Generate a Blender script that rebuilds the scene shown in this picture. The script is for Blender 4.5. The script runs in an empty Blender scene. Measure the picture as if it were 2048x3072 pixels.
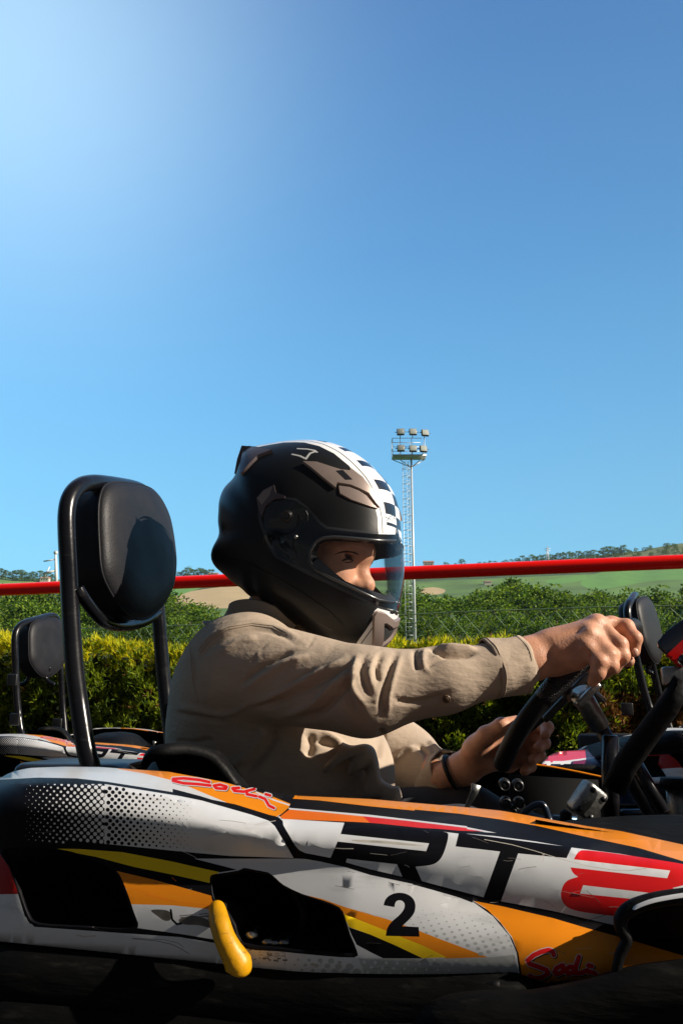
import bpy, math, random
import numpy as np
from mathutils import Vector, geometry
from mathutils.bvhtree import BVHTree
random.seed(7); rng = np.random.default_rng(7)
sc = bpy.context.scene; COL = sc.collection
R = math.radians
# ------------------------------------------------------------------ camera, world, sun
W_, H_, FPX = 2048.0, 3072.0, 2400.0
TH = R(13.5); CT, ST = math.cos(TH), math.sin(TH); CZ = 0.48
cam = bpy.data.cameras.new('camera'); cam.lens = FPX/H_*36.0; cam.sensor_width = 36; cam.sensor_fit = 'AUTO'
cam.clip_start = 0.02; cam.clip_end = 6000
co = bpy.data.objects.new('camera', cam); COL.objects.link(co)
co.location = (0, 0, CZ); co.rotation_euler = (R(90)+TH, 0, 0); sc.camera = co
sc.render.resolution_x = 682; sc.render.resolution_y = 1024
sc.view_settings.view_transform = 'Standard'; sc.view_settings.look = 'None'
sc.view_settings.exposure = 0.6; sc.view_settings.gamma = 1.0

SUN_AZ = R(-14); SUN_EL = R(30.5)          # azimuth from +X, towards the camera
sd = Vector((math.cos(SUN_AZ)*math.cos(SUN_EL), math.sin(SUN_AZ)*math.cos(SUN_EL), math.sin(SUN_EL)))
sl = bpy.data.lights.new('sun', 'SUN'); sl.energy = 5.0; sl.angle = R(0.5); sl.color = (1.0, 0.90, 0.76)
so = bpy.data.objects.new('sun', sl); COL.objects.link(so)
so.rotation_euler = sd.to_track_quat('Z', 'Y').to_euler()

w = bpy.data.worlds.new('World'); sc.world = w; w.use_nodes = True
wt = w.node_tree; wt.nodes.clear()
def wn(t, **k):
    n = wt.nodes.new(t)
    for a, b in k.items(): setattr(n, a, b)
    return n
L = wt.links.new
geo = wn('ShaderNodeTexCoord'); sep = wn('ShaderNodeSeparateXYZ'); L(geo.outputs['Generated'], sep.inputs[0])
def wm(op, a, b=None, clamp=False):
    n = wn('ShaderNodeMath', operation=op); n.use_clamp = clamp
    for i, v in enumerate((a, b)):
        if v is None: continue
        if isinstance(v, (int, float)): n.inputs[i].default_value = v
        else: L(v, n.inputs[i])
    return n.outputs[0]
ramp = wn('ShaderNodeValToRGB'); L(sep.outputs['Z'], ramp.inputs[0])
cr = ramp.color_ramp; cr.elements[0].position = 0.0; cr.elements[0].color = (.26, .60, .82, 1)
cr.elements[1].position = 1.0; cr.elements[1].color = (.03, .09, .25, 1)
for p, c in ((.17, (.215, .58, .85)), (.34, (.145, .445, .78)), (.52, (.100, .315, .63)), (.72, (.072, .21, .48))):
    e = cr.elements.new(p); e.color = (*c, 1)
# brighter towards the left, deeper blue to the right
side = wm('MULTIPLY_ADD', sep.outputs['X'], -0.30); side.node.inputs[2].default_value = 0.98
back = wm('MULTIPLY_ADD', sep.outputs['Y'], 0.55); back.node.inputs[2].default_value = 0.60
back = wm('MAXIMUM', wm('MINIMUM', back, 1.0), 0.16)
fac = side
gd = Vector((-.46, .85, .84)).normalized()
dp = wn('ShaderNodeVectorMath', operation='DOT_PRODUCT'); L(geo.outputs['Generated'], dp.inputs[0]); dp.inputs[1].default_value = gd
gl = wm('POWER', wm('MAXIMUM', dp.outputs['Value'], 0.0), 30.0)
vm = wn('ShaderNodeVectorMath', operation='SCALE'); L(ramp.outputs[0], vm.inputs[0]); L(fac, vm.inputs['Scale'])
vg = wn('ShaderNodeVectorMath', operation='SCALE'); vg.inputs[0].default_value = (.32, .40, .36); L(gl, vg.inputs['Scale'])
va = wn('ShaderNodeVectorMath', operation='ADD'); L(vm.outputs[0], va.inputs[0]); L(vg.outputs[0], va.inputs[1])
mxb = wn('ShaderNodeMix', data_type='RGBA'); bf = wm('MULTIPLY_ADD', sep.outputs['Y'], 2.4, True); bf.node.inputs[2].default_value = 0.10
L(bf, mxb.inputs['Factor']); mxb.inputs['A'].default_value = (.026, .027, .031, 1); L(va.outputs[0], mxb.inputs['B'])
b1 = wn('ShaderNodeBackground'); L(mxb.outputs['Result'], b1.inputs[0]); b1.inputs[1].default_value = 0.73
sky = wn('ShaderNodeTexSky', sky_type='NISHITA'); sky.sun_disc = False
sky.sun_elevation = SUN_EL; sky.sun_rotation = R(90) - SUN_AZ
b2 = wn('ShaderNodeBackground'); L(sky.outputs[0], b2.inputs[0]); b2.inputs[1].default_value = 0.006
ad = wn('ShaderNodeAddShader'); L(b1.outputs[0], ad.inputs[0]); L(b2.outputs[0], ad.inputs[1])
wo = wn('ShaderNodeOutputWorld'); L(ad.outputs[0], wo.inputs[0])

# ------------------------------------------------------------------ helpers
def ray(u, v):
    a = (u-W_/2)/FPX; b = (H_/2-v)/FPX
    return np.array([a, CT-b*ST, ST+b*CT])
def P(u, v, Y):
    r = ray(u, v); return np.array([0, 0, CZ]) + r*(Y/r[1])
def PV(u, v, Y):                          # vectorised
    u = np.asarray(u, float); v = np.asarray(v, float)
    a = (u-W_/2)/FPX; b = (H_/2-v)/FPX; dy = CT-b*ST; dz = ST+b*CT
    return np.stack([a*Y/dy, Y*np.ones_like(a), CZ+dz*Y/dy], -1)
def proj(p):                              # world -> photo pixel
    p = np.asarray(p, float); x = p[..., 0]; y = p[..., 1]; z = p[..., 2]-CZ
    d = y*CT+z*ST; h = -y*ST+z*CT
    return W_/2+FPX*x/d, H_/2-FPX*h/d
def C1(x, y): return (600+x/2.24, 1280+y/2.24)
def C2(x, y): return (x/2.24, 1400+y/2.24)
def C3(x, y): return (x/1.742, 2150+y/1.742)
def C4(x, y): return (600+x/1.96, 2300+y/1.96)
def C5(x, y): return (1248+x/1.96, 2100+y/1.96)
def C6(x, y): return (1300+x/2.096, 1700+y/2.096)
def C7(x, y): return (500+x/1.568, 1750+y/1.568)
def cv(f, pts): return [f(*p) for p in pts]

MATS = {}
def mat(name, col, rough=.5, metal=0., var=0., vscale=8., bump=0., bscale=60., coat=0., sss=0., spec=.5, stretch=(1, 1, 1), trans=0., dirt=0., dcol=(.03, .025, .02), detail=6, coords='Object', rvar=0.):
    if name in MATS: return MATS[name]
    m = bpy.data.materials.new(name); m.use_nodes = True; MATS[name] = m
    nt = m.node_tree; bs = nt.nodes['Principled BSDF']
    bs.inputs['Base Color'].default_value = (*col, 1); bs.inputs['Roughness'].default_value = rough
    bs.inputs['Metallic'].default_value = metal; bs.inputs['Specular IOR Level'].default_value = spec
    bs.inputs['Coat Weight'].default_value = coat; bs.inputs['Coat Roughness'].default_value = .08
    if sss: bs.inputs['Subsurface Weight'].default_value = sss; bs.inputs['Subsurface Radius'].default_value = (.012, .005, .003); bs.inputs['Subsurface Scale'].default_value = .5
    if var or bump or dirt or rvar:
        tc = nt.nodes.new('ShaderNodeTexCoord'); mp = nt.nodes.new('ShaderNodeMapping')
        mp.inputs['Scale'].default_value = stretch
        nt.links.new(tc.outputs[coords], mp.inputs[0])
    if var or dirt or rvar:
        nz = nt.nodes.new('ShaderNodeTexNoise'); nz.inputs['Scale'].default_value = vscale; nz.inputs['Detail'].default_value = detail
        nt.links.new(mp.outputs[0], nz.inputs[0])
        last = None
        if var:
            mx = nt.nodes.new('ShaderNodeMix'); mx.data_type = 'RGBA'
            rp = nt.nodes.new('ShaderNodeMapRange'); rp.inputs[1].default_value = .3; rp.inputs[2].default_value = .7
            nt.links.new(nz.outputs[0], rp.inputs[0]); nt.links.new(rp.outputs[0], mx.inputs['Factor'])
            mx.inputs['A'].default_value = (*[c*(1-var) for c in col], 1); mx.inputs['B'].default_value = (*[min(1, c*(1+var)) for c in col], 1)
            last = mx.outputs['Result']
        if dirt:
            n2 = nt.nodes.new('ShaderNodeTexNoise'); n2.inputs['Scale'].default_value = vscale*2.3; n2.inputs['Detail'].default_value = 9; n2.inputs['Roughness'].default_value = .65
            mp2 = nt.nodes.new('ShaderNodeMapping'); mp2.inputs['Scale'].default_value = (.6, 1, 3.5); nt.links.new(tc.outputs[coords], mp2.inputs[0]); nt.links.new(mp2.outputs[0], n2.inputs[0])
            r2 = nt.nodes.new('ShaderNodeMapRange'); r2.inputs[1].default_value = .57; r2.inputs[2].default_value = .78; r2.inputs[4].default_value = dirt
            nt.links.new(n2.outputs[0], r2.inputs[0])
            m2 = nt.nodes.new('ShaderNodeMix'); m2.data_type = 'RGBA'; nt.links.new(r2.outputs[0], m2.inputs['Factor'])
            if last: nt.links.new(last, m2.inputs['A'])
            else: m2.inputs['A'].default_value = (*col, 1)
            m2.inputs['B'].default_value = (*dcol, 1); last = m2.outputs['Result']
        if last: nt.links.new(last, bs.inputs['Base Color'])
        if rvar:
            r3 = nt.nodes.new('ShaderNodeMapRange'); r3.inputs[1].default_value = .3; r3.inputs[2].default_value = .7
            r3.inputs[3].default_value = max(0, rough-rvar); r3.inputs[4].default_value = rough+rvar
            nt.links.new(nz.outputs[0], r3.inputs[0]); nt.links.new(r3.outputs[0], bs.inputs['Roughness'])
    if bump:
        nb = nt.nodes.new('ShaderNodeTexNoise'); nb.inputs['Scale'].default_value = bscale; nb.inputs['Detail'].default_value = 5
        nt.links.new(mp.outputs[0], nb.inputs[0])
        bp = nt.nodes.new('ShaderNodeBump'); bp.inputs['Strength'].default_value = bump; bp.inputs['Distance'].default_value = .004
        nt.links.new(nb.outputs[0], bp.inputs['Height']); nt.links.new(bp.outputs[0], bs.inputs['Normal'])
    return m
white = mat('white_sticker', (.60, .61, .63), .28, var=.05, vscale=6, dirt=.35, spec=.28, bump=.03, bscale=30)
black = mat('black_sticker', (.005, .005, .007), .45, var=.2, spec=.08, bump=.03, bscale=30, dirt=.25, dcol=(.06, .055, .05))
orange = mat('orange_sticker', (.76, .235, .008), .3, var=.06, spec=.28, dirt=.25, bump=.03, bscale=30)
orange2 = mat('deep_orange_sticker', (.78, .15, .012), .3, var=.06, spec=.28, dirt=.2)
yellow = mat('yellow_sticker', (.90, .60, .01), .3, var=.06, spec=.28, dirt=.3)
red = mat('red_sticker', (.62, .010, .012), .3, var=.06, spec=.28, dirt=.2)
grey = mat('grey_sticker', (.40, .41, .40), .35, var=.06, dirt=.5, spec=.28)
dotgrey = mat('dot_grey', (.36, .38, .38), .35)
scuff = mat('scuff', (.09, .08, .07), .6, var=.5, vscale=60)
scuff2 = mat('light_scuff', (.42, .39, .34), .6, var=.25, vscale=60)
plastic = mat('black_plastic', (.004, .004, .0045), .55, spec=.12, var=.4, vscale=10, bump=.25, bscale=120, dirt=.35, dcol=(.05, .045, .04), rvar=.12)
rubber = mat('scuffed_rubber', (.003, .003, .003), .65, spec=.10, var=.5, vscale=9, bump=.6, bscale=45, dirt=.30, dcol=(.030, .027, .022), stretch=(.5, 1, 2.2), rvar=.1)
tubeblk = mat('black_tube_paint', (.006, .006, .008), .24, var=.2, spec=.3, bump=.12, bscale=35, dirt=.15, dcol=(.1, .1, .1), rvar=.08)
leather = mat('black_leatherette', (.013, .013, .016), .50, spec=.20, var=.25, vscale=14, bump=.12, bscale=300, dirt=.12, dcol=(.07, .045, .03), rvar=.07)
thread = mat('thread', (.07, .065, .065), .7)
gripm = mat('grip_foam', (.006, .006, .0065), .55, spec=.25)
metal = mat('worn_steel', (.34, .34, .33), .33, 1., var=.25, vscale=40, bump=.15, bscale=200)
alu = mat('dirty_aluminium', (.28, .28, .27), .38, .9, var=.3, vscale=50, bump=.2, bscale=150, dirt=.5)
darkm = mat('dark_metal', (.05, .05, .052), .4, .8, var=.3, bump=.1)
yplas = mat('yellow_plastic', (.54, .26, .004), .42, var=.2, vscale=30, dirt=1.0, dcol=(.07, .045, .015), bump=.25, bscale=90, spec=.35)
skin = mat('skin', (.58, .285, .175), .50, var=.20, vscale=38, bump=.2, bscale=330, sss=.12, spec=.4)
skinl = mat('lip_and_lid', (.42, .19, .15), .5)
eyew = mat('eye_white', (.22, .19, .17), .2); eyed = mat('eye_dark', (.02, .012, .01), .08)
hairm = mat('hair', (.035, .018, .010), .6, bump=.4, bscale=200, stretch=(1, 1, .1))
cloth = mat('beige_cotton', (.41, .325, .25), .85, var=.09, vscale=9, bump=.45, bscale=60, spec=.15, stretch=(1, 1.4, 1.9))
clothdk = mat('dark_trousers', (.02, .02, .024), .85, bump=.3)
seam = mat('seam_thread', (.30, .24, .18), .9)
rubber2 = mat('dusty_black_rubber', (.0022, .0022, .0022), .7, spec=.08, var=.4, vscale=12, bump=.6, bscale=50, dirt=.55, dcol=(.030, .027, .022), stretch=(.4, 1, 2.4))
matteb = mat('matte_black', (.003, .003, .0035), .8, spec=.1)
button = mat('button', (.10, .06, .035), .4)
hblack = mat('helmet_matte_black', (.010, .0105, .0115), .38, var=.12, vscale=4, bump=.02, bscale=300, spec=.28)
hgloss = mat('helmet_side_plastic', (.006, .006, .007), .1, coat=.5)
hwhite = mat('helmet_white', (.80, .80, .80), .25, coat=.4)
hchk = mat('helmet_check_black', (.012, .012, .016), .25, coat=.3)
bronze = mat('bronze_vent', (.30, .235, .21), .33, .35, var=.08, vscale=20)
bronze2 = mat('dark_bronze', (.13, .10, .10), .34, .4)
seal = mat('visor_seal', (.03, .032, .036), .25, coat=.3)
red_shade = mat('shaded_red_sticker', (.30, .008, .006), .35, spec=.2)  # red sticker with the shade at the pod's rear put into its colour
liner = mat('liner_fabric', (.018, .018, .019), .9, bump=.8, bscale=500)
silver = mat('silver_print', (.5, .5, .5), .4)
redp = mat('red_paint', (1.0, .008, .004), .3, var=.03, spec=.3, bump=.02, bscale=15)
concrete = mat('asphalt', (.055, .055, .057), .85, var=.25, vscale=3, bump=.5, bscale=150)

def mesh_obj(name, V, F, mats, parent=None, mi=None, smooth=True, org=None, uv=None):
    """V world coordinates; parented meshes are stored relative to the root's location"""
    V = np.asarray(V, float)
    if parent is not None:
        wl = np.array(parent['_o']) if '_o' in parent else np.array(parent.location)
    else:
        wl = np.array(org) if org is not None else np.array([0., 0, 0])
    me = bpy.data.meshes.new(name)
    F = [tuple(int(i) for i in f) for f in F] if not isinstance(F, np.ndarray) else F
    if isinstance(F, np.ndarray):
        n, k = F.shape
        me.vertices.add(len(V)); me.vertices.foreach_set('co', (V-wl).ravel())
        me.loops.add(n*k); me.loops.foreach_set('vertex_index', F.ravel().astype(np.int32))
        me.polygons.add(n); me.polygons.foreach_set('loop_start', np.arange(0, n*k, k, dtype=np.int32))
        try: me.polygons.foreach_set('loop_total', np.full(n, k, dtype=np.int32))
        except Exception: pass
        me.update(calc_edges=True); me.validate()
    else:
        me.from_pydata((V-wl).tolist(), [], F); me.update()
    if not isinstance(mats, (list, tuple)): mats = [mats]
    for m in mats: me.materials.append(m)
    if mi is not None: me.polygons.foreach_set('material_index', np.asarray(mi, dtype=np.int32))
    me.polygons.foreach_set('use_smooth', np.full(len(me.polygons), smooth)); me.update()
    o = bpy.data.objects.new(name, me); COL.objects.link(o)
    if parent is not None:
        o.parent = parent; o['_o'] = wl.tolist()
    else: o.location = wl
    return o
def thing(name, label, cat, loc=(0, 0, 0), group=None):
    o = bpy.data.objects.new(name, None); COL.objects.link(o); o.location = loc; o.empty_display_size = .1
    o['label'] = label; o['category'] = cat
    if group: o['group'] = group
    return o
def tag(o, label=None, cat=None, group=None, kind=None):
    for k, v in (('label', label), ('category', cat), ('group', group), ('kind', kind)):
        if v: o[k] = v
    return o
def cat_curve(pts, n=8, closed=False):
    pts = [np.asarray(p, float) for p in pts]; m = len(pts); out = []
    rg = range(m if closed else m-1)
    for i in rg:
        if closed: p0, p1, p2, p3 = pts[(i-1) % m], pts[i], pts[(i+1) % m], pts[(i+2) % m]
        else: p0, p1, p2, p3 = pts[max(i-1, 0)], pts[i], pts[i+1], pts[min(i+2, m-1)]
        for k in range(n):
            t = k/n
            out.append(.5*((2*p1)+(-p0+p2)*t+(2*p0-5*p1+4*p2-p3)*t*t+(-p0+3*p1-3*p2+p3)*t**3))
    if not closed: out.append(pts[-1])
    return np.array(out)
def tube_geo(path, rad, seg=16, closed=False, caps=True, flat=1.0, flatdir=None):
    path = np.asarray(path, float); n = len(path)
    rad = np.broadcast_to(np.asarray(rad, float), (n,)) if np.ndim(rad) == 0 else np.interp(np.linspace(0, 1, n), np.linspace(0, 1, len(rad)), rad)
    if closed: tan = np.roll(path, -1, 0)-np.roll(path, 1, 0)
    else: tan = np.gradient(path, axis=0)
    tan /= np.linalg.norm(tan, axis=1)[:, None]+1e-12
    up = np.array([0, 0, 1.]) if abs(tan[0][2]) < .9 else np.array([0, 1., 0])
    if flatdir is not None: up = np.asarray(flatdir, float)
    nrm = up-tan[0]*up.dot(tan[0]); nrm /= np.linalg.norm(nrm); V = []
    for i in range(n):
        nrm = nrm-tan[i]*nrm.dot(tan[i]); nrm /= np.linalg.norm(nrm); bi = np.cross(tan[i], nrm)
        for k in range(seg):
            a = 2*math.pi*k/seg; V.append(path[i]+rad[i]*(flat*math.cos(a)*nrm+math.sin(a)*bi))
    F = []
    for i in range(n if closed else n-1):
        j = (i+1) % n
        for k in range(seg):
            k2 = (k+1) % seg; F.append((i*seg+k, i*seg+k2, j*seg+k2, j*seg+k))
    if caps and not closed:
        F.append(tuple(range(seg-1, -1, -1))); F.append(tuple((n-1)*seg+k for k in range(seg)))
    return V, F
class MB:
    def __init__(s): s.V = []; s.F = []; s.M = []
    def add(s, V, F, m=0):
        b = len(s.V); s.V.extend([tuple(map(float, v)) for v in V]); s.F.extend([tuple(b+i for i in f) for f in F]); s.M.extend([m]*len(F)); return s
    def tube(s, path, rad, seg=12, m=0, **k): return s.add(*tube_geo(path, rad, seg, **k), m)
    def box(s, c, h, ax=None, m=0, bev=0.0):
        c = np.asarray(c, float); A = np.eye(3) if ax is None else np.asarray(ax, float)
        if bev <= 0:
            V = [c+A.T@(np.array([sx, sy, sz])*h) for sx in (-1, 1) for sy in (-1, 1) for sz in (-1, 1)]
            F = [(0, 1, 3, 2), (4, 6, 7, 5), (0, 4, 5, 1), (2, 3, 7, 6), (0, 2, 6, 4), (1, 5, 7, 3)]
            return s.add(V, F, m)
        import bmesh
        bm = bmesh.new(); bmesh.ops.create_cube(bm, size=2)
        for v in bm.verts: v.co = Vector((v.co.x*h[0], v.co.y*h[1], v.co.z*h[2]))
        bmesh.ops.bevel(bm, geom=bm.edges[:], offset=bev, segments=3, affect='EDGES', profile=.5)
        bm.verts.ensure_lookup_table(); V = [c+A.T@np.array(v.co) for v in bm.verts]; F = [[v.index for v in f.verts] for f in bm.faces]; bm.free()
        return s.add(V, F, m)
    def ball(s, c, r, seg=16, m=0, sq=(1, 1, 1), ax=None):
        V = []; F = []; n = seg//2; A = np.eye(3) if ax is None else np.asarray(ax, float)
        for i in range(n+1):
            for k in range(seg):
                t = math.pi*i/n; a = 2*math.pi*k/seg
                q = np.array([math.sin(t)*math.cos(a)*sq[0], math.sin(t)*math.sin(a)*sq[1], math.cos(t)*sq[2]])*r
                V.append(np.asarray(c)+A.T@q)
        for i in range(n):
            for k in range(seg): F.append((i*seg+k, (i+1)*seg+k, (i+1)*seg+(k+1) % seg, i*seg+(k+1) % seg))
        return s.add(V, F, m)
    def cyl(s, a, b, r, seg=20, m=0, r2=None): return s.tube([a, b], [r, r if r2 is None else r2], seg, m)
    def build(s, name, mats, parent=None, smooth=True, org=None): return mesh_obj(name, s.V, s.F, mats, parent, s.M, smooth, org)
def sharp(o, ang=35):
    me = o.data; me.polygons.foreach_set('use_smooth', np.full(len(me.polygons), True))
    try: me.set_sharp_from_angle(angle=R(ang))
    except Exception: pass
    return o

def inpoly(px, py, poly):
    poly = np.asarray(poly); x0 = poly[:, 0]; y0 = poly[:, 1]; x1 = np.roll(x0, -1); y1 = np.roll(y0, -1)
    r = np.zeros(len(px), bool)
    for a, b, c, d in zip(x0, y0, x1, y1):
        if b == d: continue
        k = ((b > py) != (d > py)) & (px < (c-a)*(py-b)/(d-b)+a); r ^= k
    return r
def densify(poly, step, closed=True):
    out = []; n = len(poly)
    for i in range(n if closed else n-1):
        a = np.asarray(poly[i], float); b = np.asarray(poly[(i+1) % n], float)
        k = max(1, int(math.ceil(np.linalg.norm(b-a)/step)))
        for j in range(k): out.append(a+(b-a)*j/k)
    if not closed: out.append(np.asarray(poly[-1], float))
    return out
def smooth_poly(pts, n=4): return [tuple(p) for p in cat_curve([np.array(p) for p in pts], n, True)]
def soft(poly, lim=66, it=3):                # round the gentle corners of a polygon, keep the sharp ones
    p = [np.array(q, float) for q in poly]; fl = []
    n = len(p)
    for i in range(n):
        a, b = p[i]-p[i-1], p[(i+1) % n]-p[i]; c = abs(math.degrees(math.atan2(a[0]*b[1]-a[1]*b[0], a@b))); fl.append(c < lim)
    for _ in range(it):
        q = []; f = []; n = len(p)
        for i in range(n):
            if fl[i]:
                q += [p[i]*.75+p[i-1]*.25, p[i]*.75+p[(i+1) % n]*.25]; f += [True, True]
            else: q.append(p[i]); f.append(False)
        p, fl = q, f
    return [tuple(x) for x in p]
def dot_poly(c, r, n=9, ry=None):
    ry = r if ry is None else ry
    return [(c[0]+r*math.cos(2*math.pi*k/n), c[1]+ry*math.sin(2*math.pi*k/n)) for k in range(n)]
def stroke(pts, wd):                       # list of overlapping capsules
    out = []
    for a, b in zip(pts[:-1], pts[1:]):
        a = np.array(a, float); b = np.array(b, float); d = b-a; l = np.linalg.norm(d)
        if l < 1e-9: continue
        ang = math.atan2(d[1], d[0]); q = []
        for k in range(6): t = ang+math.pi/2+math.pi*k/5; q.append((a[0]+wd*math.cos(t), a[1]+wd*math.sin(t)))
        for k in range(6): t = ang-math.pi/2+math.pi*k/5; q.append((b[0]+wd*math.cos(t), b[1]+wd*math.sin(t)))
        out.append(q)
    return out
def paint(name, S, outline, layers, step, mats, parent, base=0, eps=1e-4, flip=True, inside=None, scale=1.0, edge=None):
    """triangulate a 2-D domain with every painted outline as crisp edges; S maps the domain to 3-D.
       layers: (polygon, material index) with -1 for an opening; later layers win"""
    pts = []; eds = []
    def addp(poly):
        d = densify(poly, edge or step)
        b = len(pts); pts.extend(d); n = len(d); eds.extend([(b+i, b+(i+1) % n) for i in range(n)])
    addp(outline)
    for poly, m in layers: addp(poly)
    o = np.asarray(outline); x0, y0 = o.min(0); x1, y1 = o.max(0)
    gx, gy = np.meshgrid(np.arange(x0+step*.5, x1, step), np.arange(y0+step*.5, y1, step)); gx = gx.ravel(); gy = gy.ravel()
    k = inpoly(gx, gy, outline)
    pts.extend(np.stack([gx[k], gy[k]], 1))
    r = geometry.delaunay_2d_cdt([Vector((float(p[0])*scale, float(p[1])*scale)) for p in pts], eds, [], 0, eps*scale)
    V2 = np.array([(v[0]/scale, v[1]/scale) for v in r[0]]); T = np.array([f for f in r[2] if len(f) == 3])
    c = V2[T].mean(1); keep = inpoly(c[:, 0], c[:, 1], outline); T = T[keep]; c = c[keep]
    mi = np.full(len(T), base)
    for poly, m in layers:
        q = np.asarray(poly); lo = q.min(0); hi = q.max(0)
        s = np.where((c[:, 0] > lo[0]) & (c[:, 0] < hi[0]) & (c[:, 1] > lo[1]) & (c[:, 1] < hi[1]))[0]
        if len(s): mi[s[inpoly(c[s, 0], c[s, 1], poly)]] = m
    keep = mi >= 0; T = T[keep]; mi = mi[keep]
    used = np.unique(T); mp = -np.ones(len(V2), int); mp[used] = np.arange(len(used)); T = mp[T]; V2 = V2[used]
    V3 = S(V2[:, 0], V2[:, 1])
    if flip: T = T[:, ::-1]
    ob = mesh_obj(name, V3, np.ascontiguousarray(T), mats, parent, mi)
    return ob, V2
def solidify(o, t, off=-1):
    m = o.modifiers.new('thickness', 'SOLIDIFY'); m.thickness = t; m.offset = off; return o

# ------------------------------------------------------------------ implicit surfaces (bodies, cloth)
def smin(a, b, k):
    h = np.clip(.5+.5*(b-a)/k, 0, 1); return b+(a-b)*h-k*h*(1-h)
def rcone(p, a, b, ra, rb):
    ba = b-a; l2 = ba@ba; h = np.clip(((p-a)@ba)/max(l2, 1e-12), 0, 1)
    return np.linalg.norm(p-a-h[..., None]*ba, axis=-1)-(ra+(rb-ra)*h)
def ellip(p, c, r, A=None):
    q = p-c
    if A is not None: q = q@np.asarray(A).T
    r = np.asarray(r); k0 = np.linalg.norm(q/r, axis=-1); k1 = np.linalg.norm(q/(r*r), axis=-1)
    return k0*(k0-1)/np.maximum(k1, 1e-9)
def implicit(prims, h, k=.01, pad=None):
    """prims: ('c',a,b,ra,rb[,k]) | ('e',c,r,A[,k]) | ('-e',...) | ('-c',...)"""
    lo = np.full(3, 1e9); hi = -lo
    B = []
    for p in prims:
        if p[0][-1] == 'c': a, b, rr = np.minimum(p[1], p[2]), np.maximum(p[1], p[2]), max(p[3], p[4])
        else: a = b = np.asarray(p[1], float); rr = max(p[2])
        B.append((a-rr, b+rr))
        if p[0][0] != '-': lo = np.minimum(lo, a-rr); hi = np.maximum(hi, b+rr)
    lo -= 4*h; hi += 4*h; n = np.ceil((hi-lo)/h).astype(int)+1
    F = np.full(n, .05, np.float32)
    for p, (a, b) in zip(prims, B):
        kk = p[5] if p[0][-1] == 'c' and len(p) > 5 else (p[4] if p[0][-1] == 'e' and len(p) > 4 else k)
        m = max(.05, kk)
        i0 = np.maximum(np.floor((a-m-lo)/h).astype(int), 0); i1 = np.minimum(np.ceil((b+m-lo)/h).astype(int)+1, n)
        g = np.stack(np.meshgrid(*[lo[i]+h*np.arange(i0[i], i1[i]) for i in range(3)], indexing='ij'), -1)
        d = rcone(g, np.asarray(p[1], float), np.asarray(p[2], float), p[3], p[4]) if p[0][-1] == 'c' else ellip(g, np.asarray(p[1]), p[2], p[3] if len(p) > 3 else None)
        s = tuple(slice(i0[i], i1[i]) for i in range(3))
        F[s] = -smin(-F[s], d, kk) if p[0][0] == '-' else smin(F[s], d, kk)
    return nets(F, lo, h)
def nets(F, lo, h):
    ins = F < 0; n = np.array(F.shape)
    c = [ins[i:n[0]-1+i, j:n[1]-1+j, k:n[2]-1+k] for i in (0, 1) for j in (0, 1) for k in (0, 1)]
    s = sum(x.astype(np.int8) for x in c); act = (s > 0) & (s < 8)
    I = np.argwhere(act); idx = -np.ones(act.shape, np.int64); idx[act] = np.arange(len(I))
    val = {}
    for i in (0, 1):
        for j in (0, 1):
            for k in (0, 1): val[i, j, k] = F[I[:, 0]+i, I[:, 1]+j, I[:, 2]+k]
    acc = np.zeros((len(I), 3)); cnt = np.zeros(len(I))
    K = list(val)
    for a in K:
        for ax in range(3):
            if a[ax] == 0:
                b = list(a); b[ax] = 1; b = tuple(b); va, vb = val[a], val[b]; cr_ = (va < 0) != (vb < 0)
                t = np.where(cr_, va/np.where(va == vb, 1, va-vb), 0)
                q = np.tile(np.array(a, float), (len(I), 1)); q[:, ax] += t
                acc += np.where(cr_[:, None], q, 0); cnt += cr_
    V = lo+h*(I+acc/cnt[:, None])
    Q = []
    for ax in range(3):
        o1, o2 = [(1, 2), (2, 0), (0, 1)][ax]
        sl0 = [slice(None)]*3; sl1 = [slice(None)]*3; sl0[ax] = slice(0, n[ax]-1); sl1[ax] = slice(1, n[ax])
        A = ins[tuple(sl0)]; Bq = ins[tuple(sl1)]; E = np.argwhere(A != Bq)
        E = E[(E[:, o1] > 0) & (E[:, o2] > 0) & (E[:, o1] < n[o1]-1) & (E[:, o2] < n[o2]-1)]
        sg = A[E[:, 0], E[:, 1], E[:, 2]]
        d1 = np.zeros(3, int); d1[o1] = 1; d2 = np.zeros(3, int); d2[o2] = 1
        g = lambda e: idx[e[:, 0], e[:, 1], e[:, 2]]
        q = np.stack([g(E-d1-d2), g(E-d2), g(E), g(E-d1)], 1)
        q[~sg] = q[~sg][:, ::-1]; Q.append(q)
    return V, np.concatenate(Q)
def vnormals(V, Q):
    n = np.cross(V[Q[:, 2]]-V[Q[:, 0]], V[Q[:, 3]]-V[Q[:, 1]]); N = np.zeros_like(V)
    for i in range(4): np.add.at(N, Q[:, i], n)
    return N/(np.linalg.norm(N, axis=1)[:, None]+1e-12)
def relax(V, Q, it=2, lam=.5):
    for _ in range(it):
        acc = np.zeros_like(V); cnt = np.zeros(len(V))
        for i in range(4):
            np.add.at(acc, Q[:, i], V[Q[:, (i+1) % 4]]+V[Q[:, (i-1) % 4]]); np.add.at(cnt, Q[:, i], 2)
        V = V+lam*(acc/np.maximum(cnt, 1)[:, None]-V)
    return V

# kart frame: F forward, LT lateral (away from the camera)
YAW = R(10); FW = np.array([math.cos(YAW), -math.sin(YAW), 0]); LT = np.array([math.sin(YAW), math.cos(YAW), 0]); UP = np.array([0, 0, 1.])
KC = np.array([-.40, 1.445, 0])
def K(t, l, z): return KC+FW*t+LT*l+UP*z
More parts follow.
